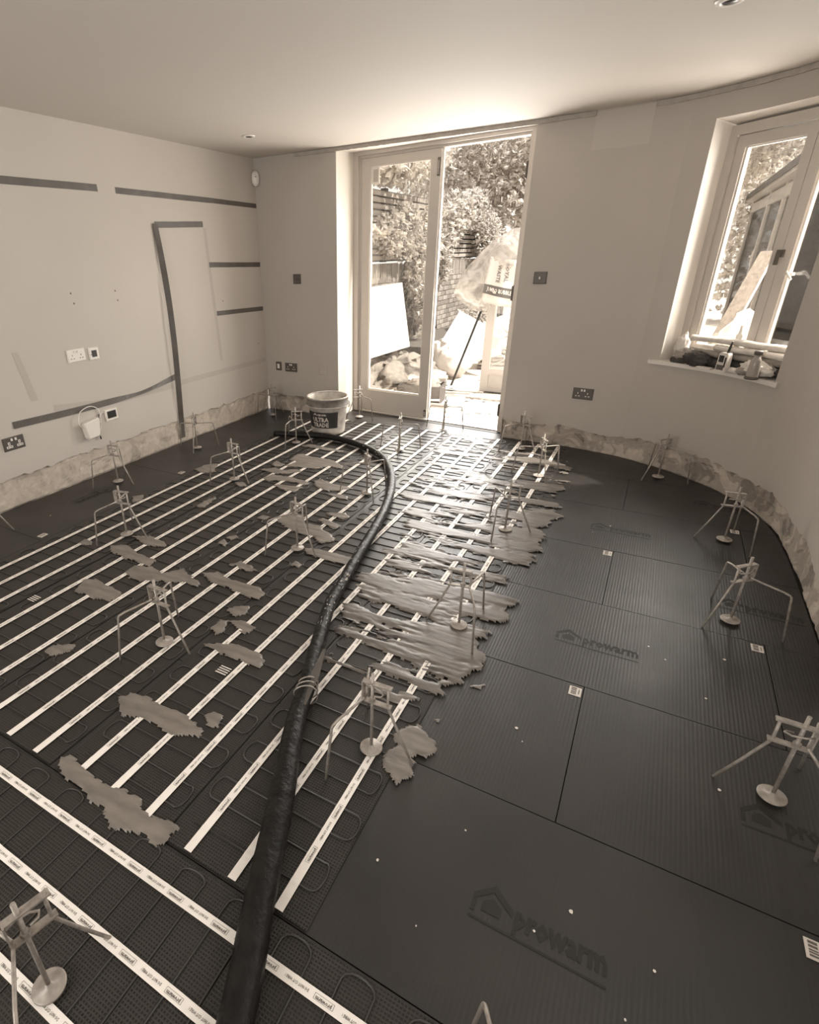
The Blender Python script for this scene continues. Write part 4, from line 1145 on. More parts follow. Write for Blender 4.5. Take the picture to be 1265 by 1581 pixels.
t = plate_bw('aerial_plate', 'narrow dark plate with white centre beside the corner socket', 'outlet plate', .157, .464, .068, .086, M_DARKB); bbox(t, 'insert', 0, 0, .009, .012, .028, .046, M_PLATEW)
t = plate_bw('blank_plate', 'plain white blank plate low on the back wall near the bucket', 'outlet plate', .691, .455, .086, .086, M_WALL)
t = plate_bw('double_socket', 'dark metal double socket on the wall below and left of the window', 'socket', 3.097, .450, .150, .086, M_DARKB, yb=fpy(3.097) - .001, rz=-.115); bsocket(t)
# motion sensor
ps = thing('motion_sensor', 'small white motion sensor high in the far corner', 'sensor', (.02, -.02, 2.147))
pm = MB()
prof = [(.001, .062), (.022, .056), (.034, .035), (.037, 0), (.033, -.036), (.02, -.057), (.001, -.062)]
pm.lathe(prof, (.032, -.032, 2.147), 20); ob('housing', pm, M_PLATEW, ps)
ob('sensor_slot', MB().box((.055, -.058, 2.158), (.02, .008, .006), rz=-pi / 4), M_BLACK, ps)
ob('bracket', MB().box((.018, -.018, 2.147), (.05, .012, .05), rz=pi / 4), M_PLATEW, ps)
# downlights
for (x, yv, lab) in ((.583, -.836, 'recessed ceiling downlight near the far left corner'), (3.50, -1.68, 'recessed ceiling downlight cut by the top frame edge')):
    t = thing('downlight', lab, 'ceiling light', (x, yv, H))
    ob('rim', MB().lathe([(.026, -.001), (.030, -.007), (.046, -.007), (.050, -.001)], (x, yv, H), 24), M_PLATEW, t)
    ob('lamp', MB().lathe([(.001, -.0075), (.022, -.0072), (.027, -.002)], (x, yv, H), 24), M_BLACK, t)

# tapes on the left wall
def ribbon(path, name, label, x=0.0015, thick=None):
    """path: list of (y_a, z_a, y_b, z_b[, x offset]) cross sections"""
    m = MB(); n = len(path)
    A = [(x + (q[4] if len(q) > 4 else 0), q[0], q[1]) for q in path]; B = [(x + (q[5] if len(q) > 5 else (q[4] if len(q) > 4 else 0)), q[2], q[3]) for q in path]
    t = .0012
    m.add(A + B + [(p[0] - t, p[1], p[2]) for p in A] + [(p[0] - t, p[1], p[2]) for p in B],
          [(i, i + 1, n + i + 1, n + i) for i in range(n - 1)] + [(2 * n + i, 3 * n + i, 3 * n + i + 1, 2 * n + i + 1) for i in range(n - 1)] + [(i, 2 * n + i, 2 * n + i + 1, i + 1) for i in range(n - 1)] + [(n + i, n + i + 1, 3 * n + i + 1, 3 * n + i) for i in range(n - 1)])
    return tag(ob(name, m, M_TAPE), label, 'tape', 'dark masking tapes on the left wall')
def straight(y0, z0, y1, z1, w=.044, n=10, wob=.002, seed=0):
    d = Vector((y1 - y0, z1 - z0)).normalized(); nn = Vector((-d.y, d.x)) * w / 2
    out = []
    for i in range(n + 1):
        k = i / n; c = Vector((y0, z0)).lerp(Vector((y1, z1)), k) + nn * .06 * noise.noise(Vector((k * 4, seed, 0)))
        out.append((c.x - nn.x, c.y - nn.y, c.x + nn.x, c.y + nn.y, wob * abs(noise.noise(Vector((k * 6, seed, 1))))))
    return out
ribbon(straight(-3.4, 1.93, -1.83, 1.947, .043), 'masking_tape', 'long dark tape high on the wall at the left frame edge')
ribbon(straight(-1.674, 1.944, -.66, 1.940, .040, seed=2) + straight(-.64, 1.940, -.004, 1.931, .038, seed=3), 'masking_tape', 'long dark tape high on the wall running into the corner')
ribbon(straight(-1.34, 1.738, -.786, 1.757, .044, seed=4), 'masking_tape', 'short dark tape across the top of the hanging tape')
ribbon(straight(-.757, 1.444, -.004, 1.430, .041, seed=5), 'masking_tape', 'upper of two short dark tapes ending at the corner')
ribbon(straight(-.72, 1.040, -.004, 1.026, .040, seed=6), 'masking_tape', 'lower of two short dark tapes ending at the corner')
low = []
for i in range(25):
    k = i / 24; yv = -2.848 + k * (1.50)
    zc = .538 - .012 * sin(k * pi) * 1.2 + (.045 * max(0, (k - .72) / .28) ** 1.3); tw = max(0, sin((k - .55) / .40 * pi)) if .55 < k < .95 else 0
    w = .046 * (1 - .25 * tw)
    low.append((yv, zc - w / 2 + .01 * tw, yv, zc + w / 2 - .004 * tw, .004 + .016 * tw, .002 + .002 * tw))
ribbon(low, 'masking_tape', 'long sagging dark tape low on the wall above the router box')
ver = []
for i in range(40):
    k = i / 39; zc = 1.745 - 1.70 * k
    yc = -1.348 + .012 * sin(k * 5)
    # comes off the wall and twists edge-on in the middle
    tw = radians(8 + 44 * min(1, k / .3)) if k < .75 else radians(52 - 46 * (k - .75) / .25)
    hw = .023
    ox = .012 + .05 * sin(pi * min(1, k * 1.05)) * .55
    ver.append((yc - hw * cos(tw), zc, yc + hw * cos(tw), zc, ox - hw * sin(tw), ox + hw * sin(tw)))
ver = [q[:4] + (max(.002, q[4]), max(.001, q[5])) for q in ver]
ribbon(ver, 'masking_tape', 'tall dark tape hanging loose and twisted down to the floor')

# ================================================================== WINDOW SILL CLUTTER
def lump(c, rad, seed, n=14, rz=0, amp=.25, fr=2.2):
    m = MB(); vv, ff = [], []
    R_ = Matrix.Rotation(rz, 3, 'Z')
    for i in range(n + 1):
        th = pi * i / n
        for k in range(2 * n):
            ph = pi * k / n
            d = Vector((sin(th) * cos(ph), sin(th) * sin(ph), cos(th)))
            r = 1 + amp * noise.noise(d * fr + Vector((seed, 0, 0))) + amp * .5 * noise.noise(d * fr * 2.7 + Vector((0, seed, 0)))
            q = R_ @ Vector((d.x * rad[0] * r, d.y * rad[1] * r, d.z * rad[2] * r))
            vv.append((c[0] + q.x, c[1] + q.y, c[2] + q.z))
    for i in range(n):
        for k in range(2 * n):
            k2 = (k + 1) % (2 * n)
            ff.append((i * 2 * n + k, (i + 1) * 2 * n + k, (i + 1) * 2 * n + k2, i * 2 * n + k2))
    return m.add(vv, ff, 0, True)
WRZ = math.atan2(WU.y, WU.x)
SZ = SILL_Z + .012
def roll(name, label, s0, s1, o, z, r, m, sag=.0, flat=.75, seed=0, inner=None):
    pts = []
    for i in range(13):
        k = i / 12
        pts.append(wp(s0 + (s1 - s0) * k, o + .006 * noise.noise(Vector((k * 3, seed, 0))), z - sag * sin(pi * k) + .004 * noise.noise(Vector((k * 5, seed, 2)))))
    rs = [r * (1 + .12 * noise.noise(Vector((i * .8, seed, 5)))) for i in range(13)]
    t = thing(name, label, 'dust sheet', wp((s0 + s1) / 2, o, z - r), 'rolled dust sheets on the window sill')
    ob('roll', MB().tube(pts, rs, 14, flat=flat), m, t)
    e = Vector(pts[0])
    ob('rolled_end', MB().tube([e - Vector((WU.x, WU.y, 0)) * .003, e + Vector((WU.x, WU.y, 0)) * .02], r * .6, 12, flat=flat), inner or M_CLOTH_D, t)
    return t
roll('dust_sheet_roll', 'pale dust sheet roll on top of the sill stack', .14, .80, .085, SZ + .165, .026, M_CLOTH_L, sag=-.004, seed=1)
roll('dust_sheet_roll', 'grey-ended dust sheet roll under the top roll', .34, .86, .06, SZ + .128, .024, M_CLOTH_L, seed=2)
roll('dust_sheet_roll', 'long grey dust sheet roll in the middle of the sill stack', .16, .84, .075, SZ + .088, .028, M_CLOTH_M, seed=3)
roll('dust_sheet_roll', 'dark dust sheet roll at the bottom of the sill stack', .24, .86, .085, SZ + .034, .040, M_CLOTH_D, seed=4)
t = thing('cloth_bundle', 'dark crumpled cloth bundle on the left of the window sill', 'cloth', wp(.24, .03, SZ))
ob('cloth', lump(wp(.25, .035, SZ + .045), (.095, .05, .047), 3.3, 16, WRZ, .3, 3.0), M_CLOTH_D, t)
ob('fold', lump(wp(.17, .04, SZ + .055), (.07, .035, .05), 8.3, 14, WRZ + .5, .3, 3.0), M_CLOTH_M, t)
ob('sleeve_end', MB().tube([wp(.085, .01, SZ + .02), wp(.15, .02, SZ + .025), wp(.22, .03, SZ + .04)], [.018, .024, .03], 12), M_CLOTH_D, t)
pb = thing('paper_bag', 'crumpled white paper bag upright at the left end of the sill', 'bag', wp(.075, .075, SZ))
ob('bag', lump(wp(.075, .085, SZ + .085), (.045, .035, .085), 1.7, 14, WRZ, .35, 2.6), M_BAG, pb)
cb = thing('cloth_bundle', 'light crumpled sheet under the rolls behind the radio', 'cloth', wp(.66, .03, SZ))
ob('cloth', lump(wp(.66, .03, SZ + .045), (.10, .045, .045), 5.1, 16, WRZ, .35, 3.2), M_CLOTH_L, cb)
ob('fold', lump(wp(.60, .0, SZ + .022), (.045, .03, .022), 6.1, 12, WRZ, .3, 3.0), M_CLOTH_M, cb)
tp = thing('tape_roll', 'small dark-ended tape roll in front of the light cloth', 'tape roll', wp(.565, -.0, SZ))
ob('roll', MB().tube([wp(.52, .0, SZ + .019), wp(.585, -.005, SZ + .019)], .018, 14), M_CLOTH_L, tp)
ob('core', MB().tube([wp(.583, -.005, SZ + .019), wp(.587, -.005, SZ + .019)], .012, 12), M_BLACK, tp)
# radio
rd = thing('radio', 'small handheld radio with dark screen and stub antenna on the sill', 'radio', wp(.465, .005, SZ), rz=WRZ - .12)
ORG[rd] = (0, 0, 0)
rb_ = MB(); P_ = [(-.034, 0), (.034, 0), (.037, .01), (.034, .105), (.028, .115), (-.024, .115), (-.032, .105), (-.037, .01)]
rb_.add([(a, -.016, b) for a, b in P_] + [(a, .016, b) for a, b in P_], [tuple(range(8)), tuple(range(15, 7, -1))] + [(i, 8 + i, 8 + (i + 1) % 8, (i + 1) % 8) for i in range(8)])
ob('casing', rb_, M_CLOTH_L, rd)
ob('screen', MB().box((-.008, -.0168, .078), (.034, .003, .040)), M_BLACK, rd)
ob('grille', MB().box((-.004, -.0168, .026), (.05, .002, .03)), M_DARKB, rd)
ob('side_grip', MB().box((.024, -.0172, .06), (.008, .004, .06)), M_BLACK, rd)
ob('antenna', MB().tube([(.012, 0, .114), (.014, 0, .14), (.024, 0, .185)], [.008, .007, .0055], 10), M_BLACK, rd)
bt = thing('bottle', 'clear plastic spray bottle with dark cap at the right sill end', 'bottle', wp(.70, -.052, SZ))
bc = wp(.70, -.052, SZ)
ob('base_cup', MB().lathe([(.001, 0), (.034, 0), (.036, .006), (.034, .016), (.03, .017)], bc, 20), M_CRATE, bt)
ob('body', MB().lathe([(.030, .016), (.031, .03), (.028, .08), (.027, .105), (.017, .125), (.014, .14)], bc, 20), M_BOTTLE, bt)
ob('liquid', MB().lathe([(.001, .017), (.028, .018), (.029, .03), (.026, .07), (.001, .07)], bc, 18), M_CLOTH_L, bt)
ob('cap', MB().lathe([(.015, .138), (.022, .140), (.022, .158), (.018, .162), (.001, .162)], bc, 18), M_DARKB, bt)
tb = thing('sealant_tube', 'slim white sealant tube standing behind the rolls', 'tube', wp(.43, .125, SZ))
q = wp(.43, .118, SZ)
ob('tube', MB().lathe([(.001, 0), (.016, 0), (.016, .21), (.012, .215), (.009, .22), (.007, .265), (.001, .267)], q, 16), M_BOARDW, tb)
ob('collar', MB().lathe([(.0165, .19), (.018, .195), (.018, .205), (.0165, .21)], q, 16), M_PLATEW, tb)
cg = tag(ob('card_scrap', MB().box(wp(.36, -.01, SZ + .006), (.09, .03, .012), rz=WRZ + .1), M_CLOTH_L), 'flat pale card scrap on the sill left of the radio', 'card')

# ================================================================== GARDEN
GZ = -.035
gp = [(-6, .30), (.80, .42), (2.6, .24), (3.35, .1), (3.75, .1), (4.5, -.6), (12, -.6), (12, 22), (-6, 22)]
tag(ob('paving_ground', MB().prism(gp, -.2, GZ), M_PATIO), 'sunlit pale garden paving beyond the threshold', 'ground')['kind'] = 'structure'

# boundary wall: brick courses with real joints, fence above
XB = .25
gw = thing('garden_wall', 'old brick boundary wall along the left of the garden', 'wall', (XB, 3.5, GZ))
gw['kind'] = 'structure'
ob('mortar_core', MB().box((XB - .12, 4.8, .66), (.22, 8.6, 1.40)), M_MORTAR, gw)
bme = []
for i in range(3):
    m = MB().box((0, 0, 0), (.016, .213, .064)); me = m.mesh('brick'); me.materials.append(M_BRICK[i]); bme.append(me)
sol = MB().box((0, 0, 0), (.016, .062, .20)).mesh('brick'); sol.materials.append(M_BRICK[1])
rnd = random.Random(11)
bricks = []
for r in range(16):
    z = .06 + r * .075
    yv = .62 + (r % 2) * .112
    while yv < 8.8:
        # distance order decides which stay single
        bricks.append((yv, z, rnd.randrange(3), rnd.uniform(-.003, .003)))
        yv += .225
vis = [q for q in bricks if (4.1 < q[0] < 7.3 and q[1] > .3) or (1.5 < q[0] < 2.7 and q[1] > .85)]
vis = sorted(vis, key=lambda q: q[0])[:292]
vset = set((q[0], q[1]) for q in vis)
rest = MB()
for q in bricks:
    if (q[0], q[1]) in vset:
        o = bpy.data.objects.new('brick', bme[q[2]]); COL.objects.link(o); o.parent = gw; o.location = (q[3], q[0] - 3.5, q[1] - GZ)
    else:
        rest.box((XB + q[3], q[0], q[1]), (.016, .213, .064))
ob('brickwork', rest, M_BRICK[1], gw, kind='stuff')
yv = 1.2
while yv < 8.6:
    o = bpy.data.objects.new('coping_brick', sol); COL.objects.link(o); o.parent = gw; o.location = (rnd.uniform(-.002, .004), yv - 3.5, 1.365 - .08 - GZ)
    yv += .073 if 1.5 < yv < 2.8 or 4.2 < yv < 6.6 else .146
fe = thing('slatted_fence', 'slatted timber fence on top of the brick wall', 'fence', (XB, 3.5, 1.40))
slm = MB().box((0, 0, 0), (.02, 3.9, .052)).mesh('slat'); slm.materials.append(M_SLAT)
for k in range(11):
    for j in range(2):
        o = bpy.data.objects.new('slat', slm); COL.objects.link(o); o.parent = fe; o.location = (-.02, -.95 + j * 3.95, .05 + k * .072)
for yv in (.7, 2.5, 4.45, 6.4, 8.2):
    ob('post', MB().box((XB - .07, yv, 1.82), (.07, .08, .84)), M_STEM, fe)
ob('dark_gap_panel', MB().box((XB - .125, 4.7, 1.815), (.02, 7.9, .82)), M_CRATE, fe)  # dark panel added so the slat gaps turn dark instead of showing sky
# raised bed
rbd = thing('planter_wall', 'low pale rendered planter wall in front of the ivy', 'planter', (.85, 4.8, GZ))
ob('front', MB().box((.88, 5.2, .17), (.10, 5.0, .41)), M_WHITE, rbd)
ob('soil', MB().box((.55, 5.2, .14), (.58, 5.0, .34)), M_STEM, rbd)

def leaves(mb, centers, n, size, seed, droop=.3):
    rnd = random.Random(seed)
    V, F = [], []
    for i in range(n):
        c, r = centers[rnd.randrange(len(centers))] if not isinstance(centers, list) or True else None
        # shell-biased random point of the ellipsoid
        d = Vector((rnd.gauss(0, 1), rnd.gauss(0, 1), rnd.gauss(0, 1))).normalized() * (rnd.random() ** .4)
        p = Vector((c[0] + d.x * r[0], c[1] + d.y * r[1], c[2] + d.z * r[2]))
        s = size * rnd.uniform(.6, 1.3)
        ax = Vector((rnd.gauss(0, 1), rnd.gauss(0, 1), rnd.gauss(0, .6) - droop)).normalized()
        sd = ax.cross(Vector((rnd.gauss(0, 1), rnd.gauss(0, 1), rnd.gauss(0, 1)))).normalized()
        up = ax.cross(sd)
        b = len(V)
        V += [tuple(p), tuple(p + ax * s * .45 + sd * s * .30 + up * s * .10), tuple(p + ax * s), tuple(p + ax * s * .45 - sd * s * .30 + up * s * .10)]
        F += [(b, b + 1, b + 2), (b, b + 2, b + 3)]
    return mb.add(V, F)

def plant(name, label, cat, base, centers, n, size, seed, m, stems, group=None, sm=M_STEM):
    t = thing(name, label, cat, base, group)
    wts = []
    for c, r in centers:
        wts += [(c, r)] * max(1, int(10 * (r[0] * r[1] * r[2]) ** .5 * 10))
    ob('foliage', leaves(MB(), wts, n, size, seed), m, t, kind='stuff')
    for pts, r0, r1 in stems:
        k = len(pts)
        ob('stem', MB().tube(smoothpath(pts, 4), [r0 + (r1 - r0) * i / ((k - 1) * 4) for i in range((k - 1) * 4 + 1)], 8), sm, t)
    return t
plant('climbing_ivy', 'thick ivy hanging over the fence behind the closed door leaf', 'ivy', (.40, 2.6, .0),
      [((.38, 2.35, 1.72), (.14, .42, .26)), ((.38, 2.8, 1.75), (.14, .4, .35)), ((.40, 3.15, 1.25), (.14, .26, .45)), ((.42, 3.35, .85), (.14, .26, .40)), ((.36, 2.1, 1.72), (.1, .3, .10)), ((.4, 3.5, 1.65), (.15, .4, .45))],
      5200, .085, 1, M_LEAF, [([(.40, 3.2, .4), (.36, 3.2, 1.0), (.36, 3.0, 1.6), (.36, 2.6, 1.9)], .02, .006)])
plant('climbing_ivy', 'ivy covering the fence seen through the open doorway', 'ivy', (.40, 4.6, .0),
      [((.40, 4.15, 1.75), (.15, .45, .55)), ((.40, 4.7, 2.0), (.15, .5, .38)), ((.42, 4.1, 1.35), (.13, .22, .3)), ((.42, 5.6, 2.15), (.2, .7, .32)), ((.45, 6.5, 1.75), (.2, .6, .45)), ((.40, 6.9, 1.2), (.15, .5, .5))],
      6000, .09, 2, M_LEAF, [([(.40, 4.1, .4), (.36, 4.2, 1.0), (.36, 4.5, 1.6), (.36, 5.0, 2.0)], .02, .006)])
plant('overhanging_tree', 'leafy branches hanging over the top of the closed door leaf', 'tree', (-.6, 3.2, 0),
      [((.3, 2.5, 2.55), (.5, .8, .28)), ((.1, 3.4, 2.75), (.6, .9, .40)), ((-.4, 3.2, 3.2), (.9, 1.4, .5)), ((.35, 2.0, 2.45), (.3, .5, .22))],
      5200, .11, 3, M_LEAF2, [([(-.6, 3.2, 0), (-.55, 3.2, 1.5), (-.3, 3.2, 2.6), (.2, 2.8, 2.9)], .07, .015)])
plant('garden_tree', 'tall pale-trunked tree beyond the open doorway', 'tree', (.35, 8.9, 0),
      [((-.2, 8.7, 3.7), (1.5, 1.2, .9)), ((.9, 9.3, 3.2), (1.0, 1.0, .9)), ((-1.0, 8.4, 2.9), (1.2, 1.0, .8)), ((.2, 8.6, 2.5), (.8, .8, .5))],
      8200, .14, 4, M_LEAF2, [([(.35, 8.9, 0), (.37, 8.9, 1.2), (.45, 8.9, 2.4), (.62, 8.95, 3.8)], .10, .05), ([(.43, 8.9, 2.2), (.1, 8.9, 2.9), (-.4, 8.8, 3.5)], .05, .02), ([(.45, 8.9, 2.6), (.9, 9.0, 3.3), (1.2, 9.1, 4.0)], .04, .015)], sm=M_BARK)
plant('shrub', 'dark bushy shrub below the tree behind the polythene', 'shrub', (1.0, 7.9, .3),
      [((1.0, 8.0, 1.0), (.5, .5, .6)), ((1.2, 7.6, 1.5), (.6, .5, .6)), ((1.5, 7.8, .9), (.7, .5, .7))], 3600, .13, 5, M_LEAF, [([(.75, 7.2, 0), (.75, 7.2, .8), (.8, 7.2, 1.3)], .03, .01)])
plant('hedge', 'tall leafy hedge closing off the far end of the garden', 'hedge', (.5, 10.6, 0),
      [((-2.2 + 1.1 * i, 10.8 + .3 * (i % 2), 1.6 + .9 * (i % 3)), (1.0, .6, 1.5)) for i in range(9)], 7500, .2, 6, M_LEAF2, [([(1.5, 10.8, 0), (1.5, 10.8, 1.6), (1.4, 10.8, 2.6)], .06, .02)])
plant('shrub', 'small leafy shrub in the planter behind the leaning panels', 'shrub', (.62, 4.9, .3),
      [((.64, 5.0, .46), (.16, .5, .16)), ((.7, 5.6, .55), (.18, .5, .2))], 1300, .07, 7, M_LEAF, [([(.62, 5.0, .3), (.62, 5.0, .5), (.66, 5.1, .6)], .01, .004)])
plant('garden_tree', 'leafy tree seen through the top of the casement window', 'tree', (3.2, 8.4, 0),
      [((3.9, 8.2, 2.9), (1.1, .9, .75)), ((3.4, 8.4, 2.3), (.6, .7, .55)), ((4.4, 7.2, 3.3), (1.0, .9, .7)), ((3.3, 8.6, 1.6), (.5, .5, .45))],
      6500, .13, 8, M_LEAF2, [([(3.2, 8.4, 0), (3.25, 8.4, 1.3), (3.6, 8.3, 2.4), (4.2, 8.0, 3.2)], .06, .02)])

# neighbouring glazed wing seen through the casement
wg = thing('glazed_garden_room', 'timber framed glazed garden room seen through the casement window', 'building', (4.35, 4.5, GZ))
XG = 4.38
for yv in (1.7, 2.45, 3.5, 4.85, 6.9):
    ob('post', MB().box((XG, yv, 1.03), (.035, .10, 2.12)), M_FRAME, wg)
for (a, b) in ((1.7, 2.45), (2.45, 3.5), (3.5, 4.85), (4.85, 6.9)):
    f = MB(); f.box((XG, (a + b) / 2, .12), (.03, b - a - .1, .26)); f.box((XG, (a + b) / 2, 1.98), (.03, b - a - .1, .12))
    o = ob('glazed_door', f, M_FRAME, wg)
    ob('pane', MB().box((XG + .01, (a + b) / 2, 1.07), (.008, b - a - .1, 1.72)), M_GLASSD, o)
    h = MB(); h.box((XG - .03, b - .10, 1.32), (.02, .03, .18)); h.box((XG - .05, b - .14, 1.34), (.02, .1, .025)); ob('door_handle', h, M_PLATEW, o)
ob('eaves', MB().box((XG - .02, 4.2, 2.12), (.16, 5.6, .10)), M_FRAME, wg)
ob('roof', MB().add([(XG - .12, 1.4, 2.17), (XG - .12, 7.0, 2.17), (XG + 1.6, 7.0, 2.9), (XG + 1.6, 1.4, 2.9), (XG - .12, 1.4, 2.10), (XG - .12, 7.0, 2.10), (XG + 1.6, 7.0, 2.8), (XG + 1.6, 1.4, 2.8)], [(0, 1, 2, 3), (4, 7, 6, 5), (0, 4, 5, 1), (1, 5, 6, 2), (2, 6, 7, 3), (3, 7, 4, 0)]), M_CRATE, wg)
ob('back_wall', MB().box((XG + 1.5, 4.2, 1.2), (.1, 5.6, 2.6)), M_CRATE, wg)
ob('gable_wall', MB().box((XG + .8, 7.0, 1.1), (1.6, .1, 2.3)), M_CRATE, wg)

# foil board and polythene leaning outside the casement
fbm = MB()
a, b_2 = Vector((4.06, .04, 1.44)), Vector((3.985, .10, 1.435))
c_, d_2 = Vector((3.80, .16, .70)), Vector((3.90, .08, .70))
nrm = (a - b_2).cross(c_ - b_2).normalized() * .018
fbm.add([a, b_2, c_, d_2, a + nrm, b_2 + nrm, c_ + nrm, d_2 + nrm], [(0, 1, 2, 3), (7, 6, 5, 4), (0, 4, 5, 1), (1, 5, 6, 2), (2, 6, 7, 3), (3, 7, 4, 0)])
tag(ob('insulation_offcut', fbm, M_FOIL), 'narrow foil-faced insulation offcut leaning outside the casement', 'insulation board')
pbm = MB(); vv, ff = [], []
for i in range(17):
    for k in range(13):
        u, v_ = i / 16, k / 12
        s = .03 + .34 * u; z = .72 + (.30 + .22 * sin(pi * min(1, u * 1.05))) * v_ * (.45 + .55 * u)
        o = .26 + .10 * sin(pi * v_) + .035 * noise.noise(Vector((u * 7, v_ * 2, 1))) + .02 * sin(u * 25 + v_ * 6)
        vv.append(wp(s + .10 * v_, o, z))
for i in range(16):
    for k in range(12):
        ff.append((i * 13 + k, (i + 1) * 13 + k, (i + 1) * 13 + k + 1, i * 13 + k + 1))
pbm.add(vv, ff, 0, True)
tag(ob('polythene_bag', pbm, M_POLY), 'crumpled clear polythene bag just outside the casement', 'polythene')
lg_ = thing('garden_bench', 'low stand outside the window carrying the polythene bag', 'bench', wp(.3, .42, GZ))
ob('top', MB().box(wp(.30, .42, .69), (.75, .40, .03), rz=WRZ), M_SLAT, lg_)
for (s, o) in ((-.03, .26), (.63, .26), (-.03, .58), (.63, .58)):
    ob('leg', MB().box(wp(s, o, .32), (.05, .05, .71), rz=WRZ), M_SLAT, lg_)

# builder's clutter on the patio
wb = MB()
A_, B_, C_, D_ = Vector((.75, 2.122, .40)), Vector((.42, 2.58, 1.142)), Vector((.42, 1.40, 1.132)), Vector((.75, .80, .43))
nn_ = (B_ - A_).cross(D_ - A_).normalized() * .0125
wb.add([A_, B_, C_, D_, A_ + nn_, B_ + nn_, C_ + nn_, D_ + nn_], [(0, 1, 2, 3), (7, 6, 5, 4), (0, 4, 5, 1), (1, 5, 6, 2), (2, 6, 7, 3), (3, 7, 4, 0)])
tag(ob('plasterboard_sheet', wb, M_BOARDW), 'large white sheet of board leaning on the rubbish heap', 'board')
rnd = random.Random(21)
def chunk(c, s, seed):
    r = random.Random(seed); m = MB()
    M3 = Matrix.Rotation(r.uniform(0, 6), 3, 'Z') @ Matrix.Rotation(r.uniform(-.5, .5), 3, 'X') @ Matrix.Rotation(r.uniform(-.5, .5), 3, 'Y')
    m.box(c, s, M=M3)
    m.v = [tuple(Vector(q) + Vector((r.uniform(-.12, .12) * s[0], r.uniform(-.12, .12) * s[1], r.uniform(-.12, .12) * s[2]))) for q in m.v]
    return m
heap = thing('rubbish_heap', 'heap of broken plaster and rubbish under the leaning white sheet', 'rubbish', (.65, 1.9, GZ))
ob('heap_mound', lump((.76, 1.7, .05), (.38, .9, .28), 4.4, 18, 0, .35, 3.0), M_RUBBLE[1], heap)
for k in range(64):
    yv = rnd.uniform(.95, 2.5); x = rnd.uniform(.45, 1.15)
    hgt = max(0, .34 - abs(x - .6) * .42 - abs(yv - 1.7) * .15)
    s = (rnd.uniform(.06, .22), rnd.uniform(.05, .16), rnd.uniform(.02, .09))
    ob('rubble_piece', chunk((x, yv, GZ + hgt * rnd.uniform(.75, 1.1) + .04), s, k), M_RUBBLE[rnd.randrange(3)], heap)
def carton(name, label, c, s, rz, flaps, dark=True):
    t = thing(name, label, 'cardboard box', (c[0], c[1], c[2]), rz=rz)
    ORG[t] = (0, 0, 0)
    a, b, h = s[0] / 2, s[1] / 2, s[2]; m = MB(); tk = .004
    for (cx, cy, sx, sy) in ((0, -b, s[0], tk), (0, b, s[0], tk), (-a, 0, tk, s[1]), (a, 0, tk, s[1])):
        m.box((cx, cy, h / 2), (sx, sy, h))
    m.box((0, 0, tk), (s[0], s[1], tk))
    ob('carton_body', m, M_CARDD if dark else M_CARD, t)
    for (ex, ey, w, l, ang) in flaps:
        f = MB(); d = Vector((ex, ey, 0)); p = Vector((ex * a, ey * b, h)); q = p + (d * cos(ang) + Vector((0, 0, 1)) * sin(ang)) * l
        sd = Vector((-ey, ex, 0)) * w / 2; up = Vector((0, 0, .004))
        f.add([p - sd, p + sd, q + sd, q - sd, p - sd + up, p + sd + up, q + sd + up, q - sd + up], [(0, 1, 2, 3), (7, 6, 5, 4), (0, 4, 5, 1), (1, 5, 6, 2), (2, 6, 7, 3), (3, 7, 4, 0)])
        ob('flap', f, M_CARD, t)
    return t
carton('cardboard_box', 'small open cardboard box at the front of the rubbish heap', (.80, 1.30, GZ), (.22, .22, .21), .45, ((0, -1, .21, .14, -.35), (1, 0, .21, .10, -.9), (-1, 0, .21, .12, .5)))
carton('cardboard_box', 'larger pale cardboard box with raised flaps behind the small one', (.66, 1.72, GZ + .10), (.34, .34, .22), .7, ((0, -1, .34, .22, .12), (1, 0, .34, .2, .3), (-1, 0, .34, .2, .2), (0, 1, .34, .2, .8)), False)
sk = thing('rubble_sack', 'pale crumpled rubble sack beside the small cardboard box', 'sack', (1.12, 1.42, GZ))
ob('sack', lump((1.12, 1.42, .06), (.22, .19, .12), 2.2, 16, .4, .3, 2.6), M_BAG, sk)
sk = thing('rubble_sack', 'big pale rubble sack behind the pole', 'sack', (1.18, 2.62, GZ))
ob('sack', lump((1.18, 2.62, .16), (.24, .28, .22), 7.2, 16, .2, .22, 2.0), M_BAG, sk)
sk = thing('rubble_sack', 'low crumpled sack between the crate and the big sack', 'sack', (1.05, 2.02, GZ))
ob('sack', lump((1.08, 2.0, .03), (.24, .20, .11), 9.2, 16, .9, .4, 3.0), M_RUBBLE[2], sk)
# tilted pale panels
for k, (c, s, rx, ry, rz, lab) in enumerate((((1.27, 3.05, .44), (.60, .02, .50), -.55, .55, .5, 'pale square panel tipped up on the big sack'), ((1.52, 2.95, .30), (.46, .02, .34), -.75, -.45, -.35, 'pale smaller panel leaning right of the tipped one'))):
    M3 = Matrix.Rotation(rz, 3, 'Z') @ Matrix.Rotation(rx, 3, 'X') @ Matrix.Rotation(ry, 3, 'Y')
    tag(ob('tipped_panel', MB().box(c, s, M=M3), M_BOARDW), lab, 'panel')
stk = thing('panel_stack', 'stack of pale slabs at the foot of the far planter', 'stack', (1.5, 3.55, GZ))
for k in range(6):
    ob('slab', MB().box((1.52 + .015 * (k % 2), 3.5, GZ + .03 + k * .055), (.40 + .03 * (k % 3), .5, .035), rz=.15 + .05 * k), M_RUBBLE[1 + k % 2], stk)
cr = thing('tool_crate', 'dark open tool crate just outside the doors', 'crate', (1.33, 1.12, GZ), rz=.12)
ORG[cr] = (0, 0, 0)
m = MB()
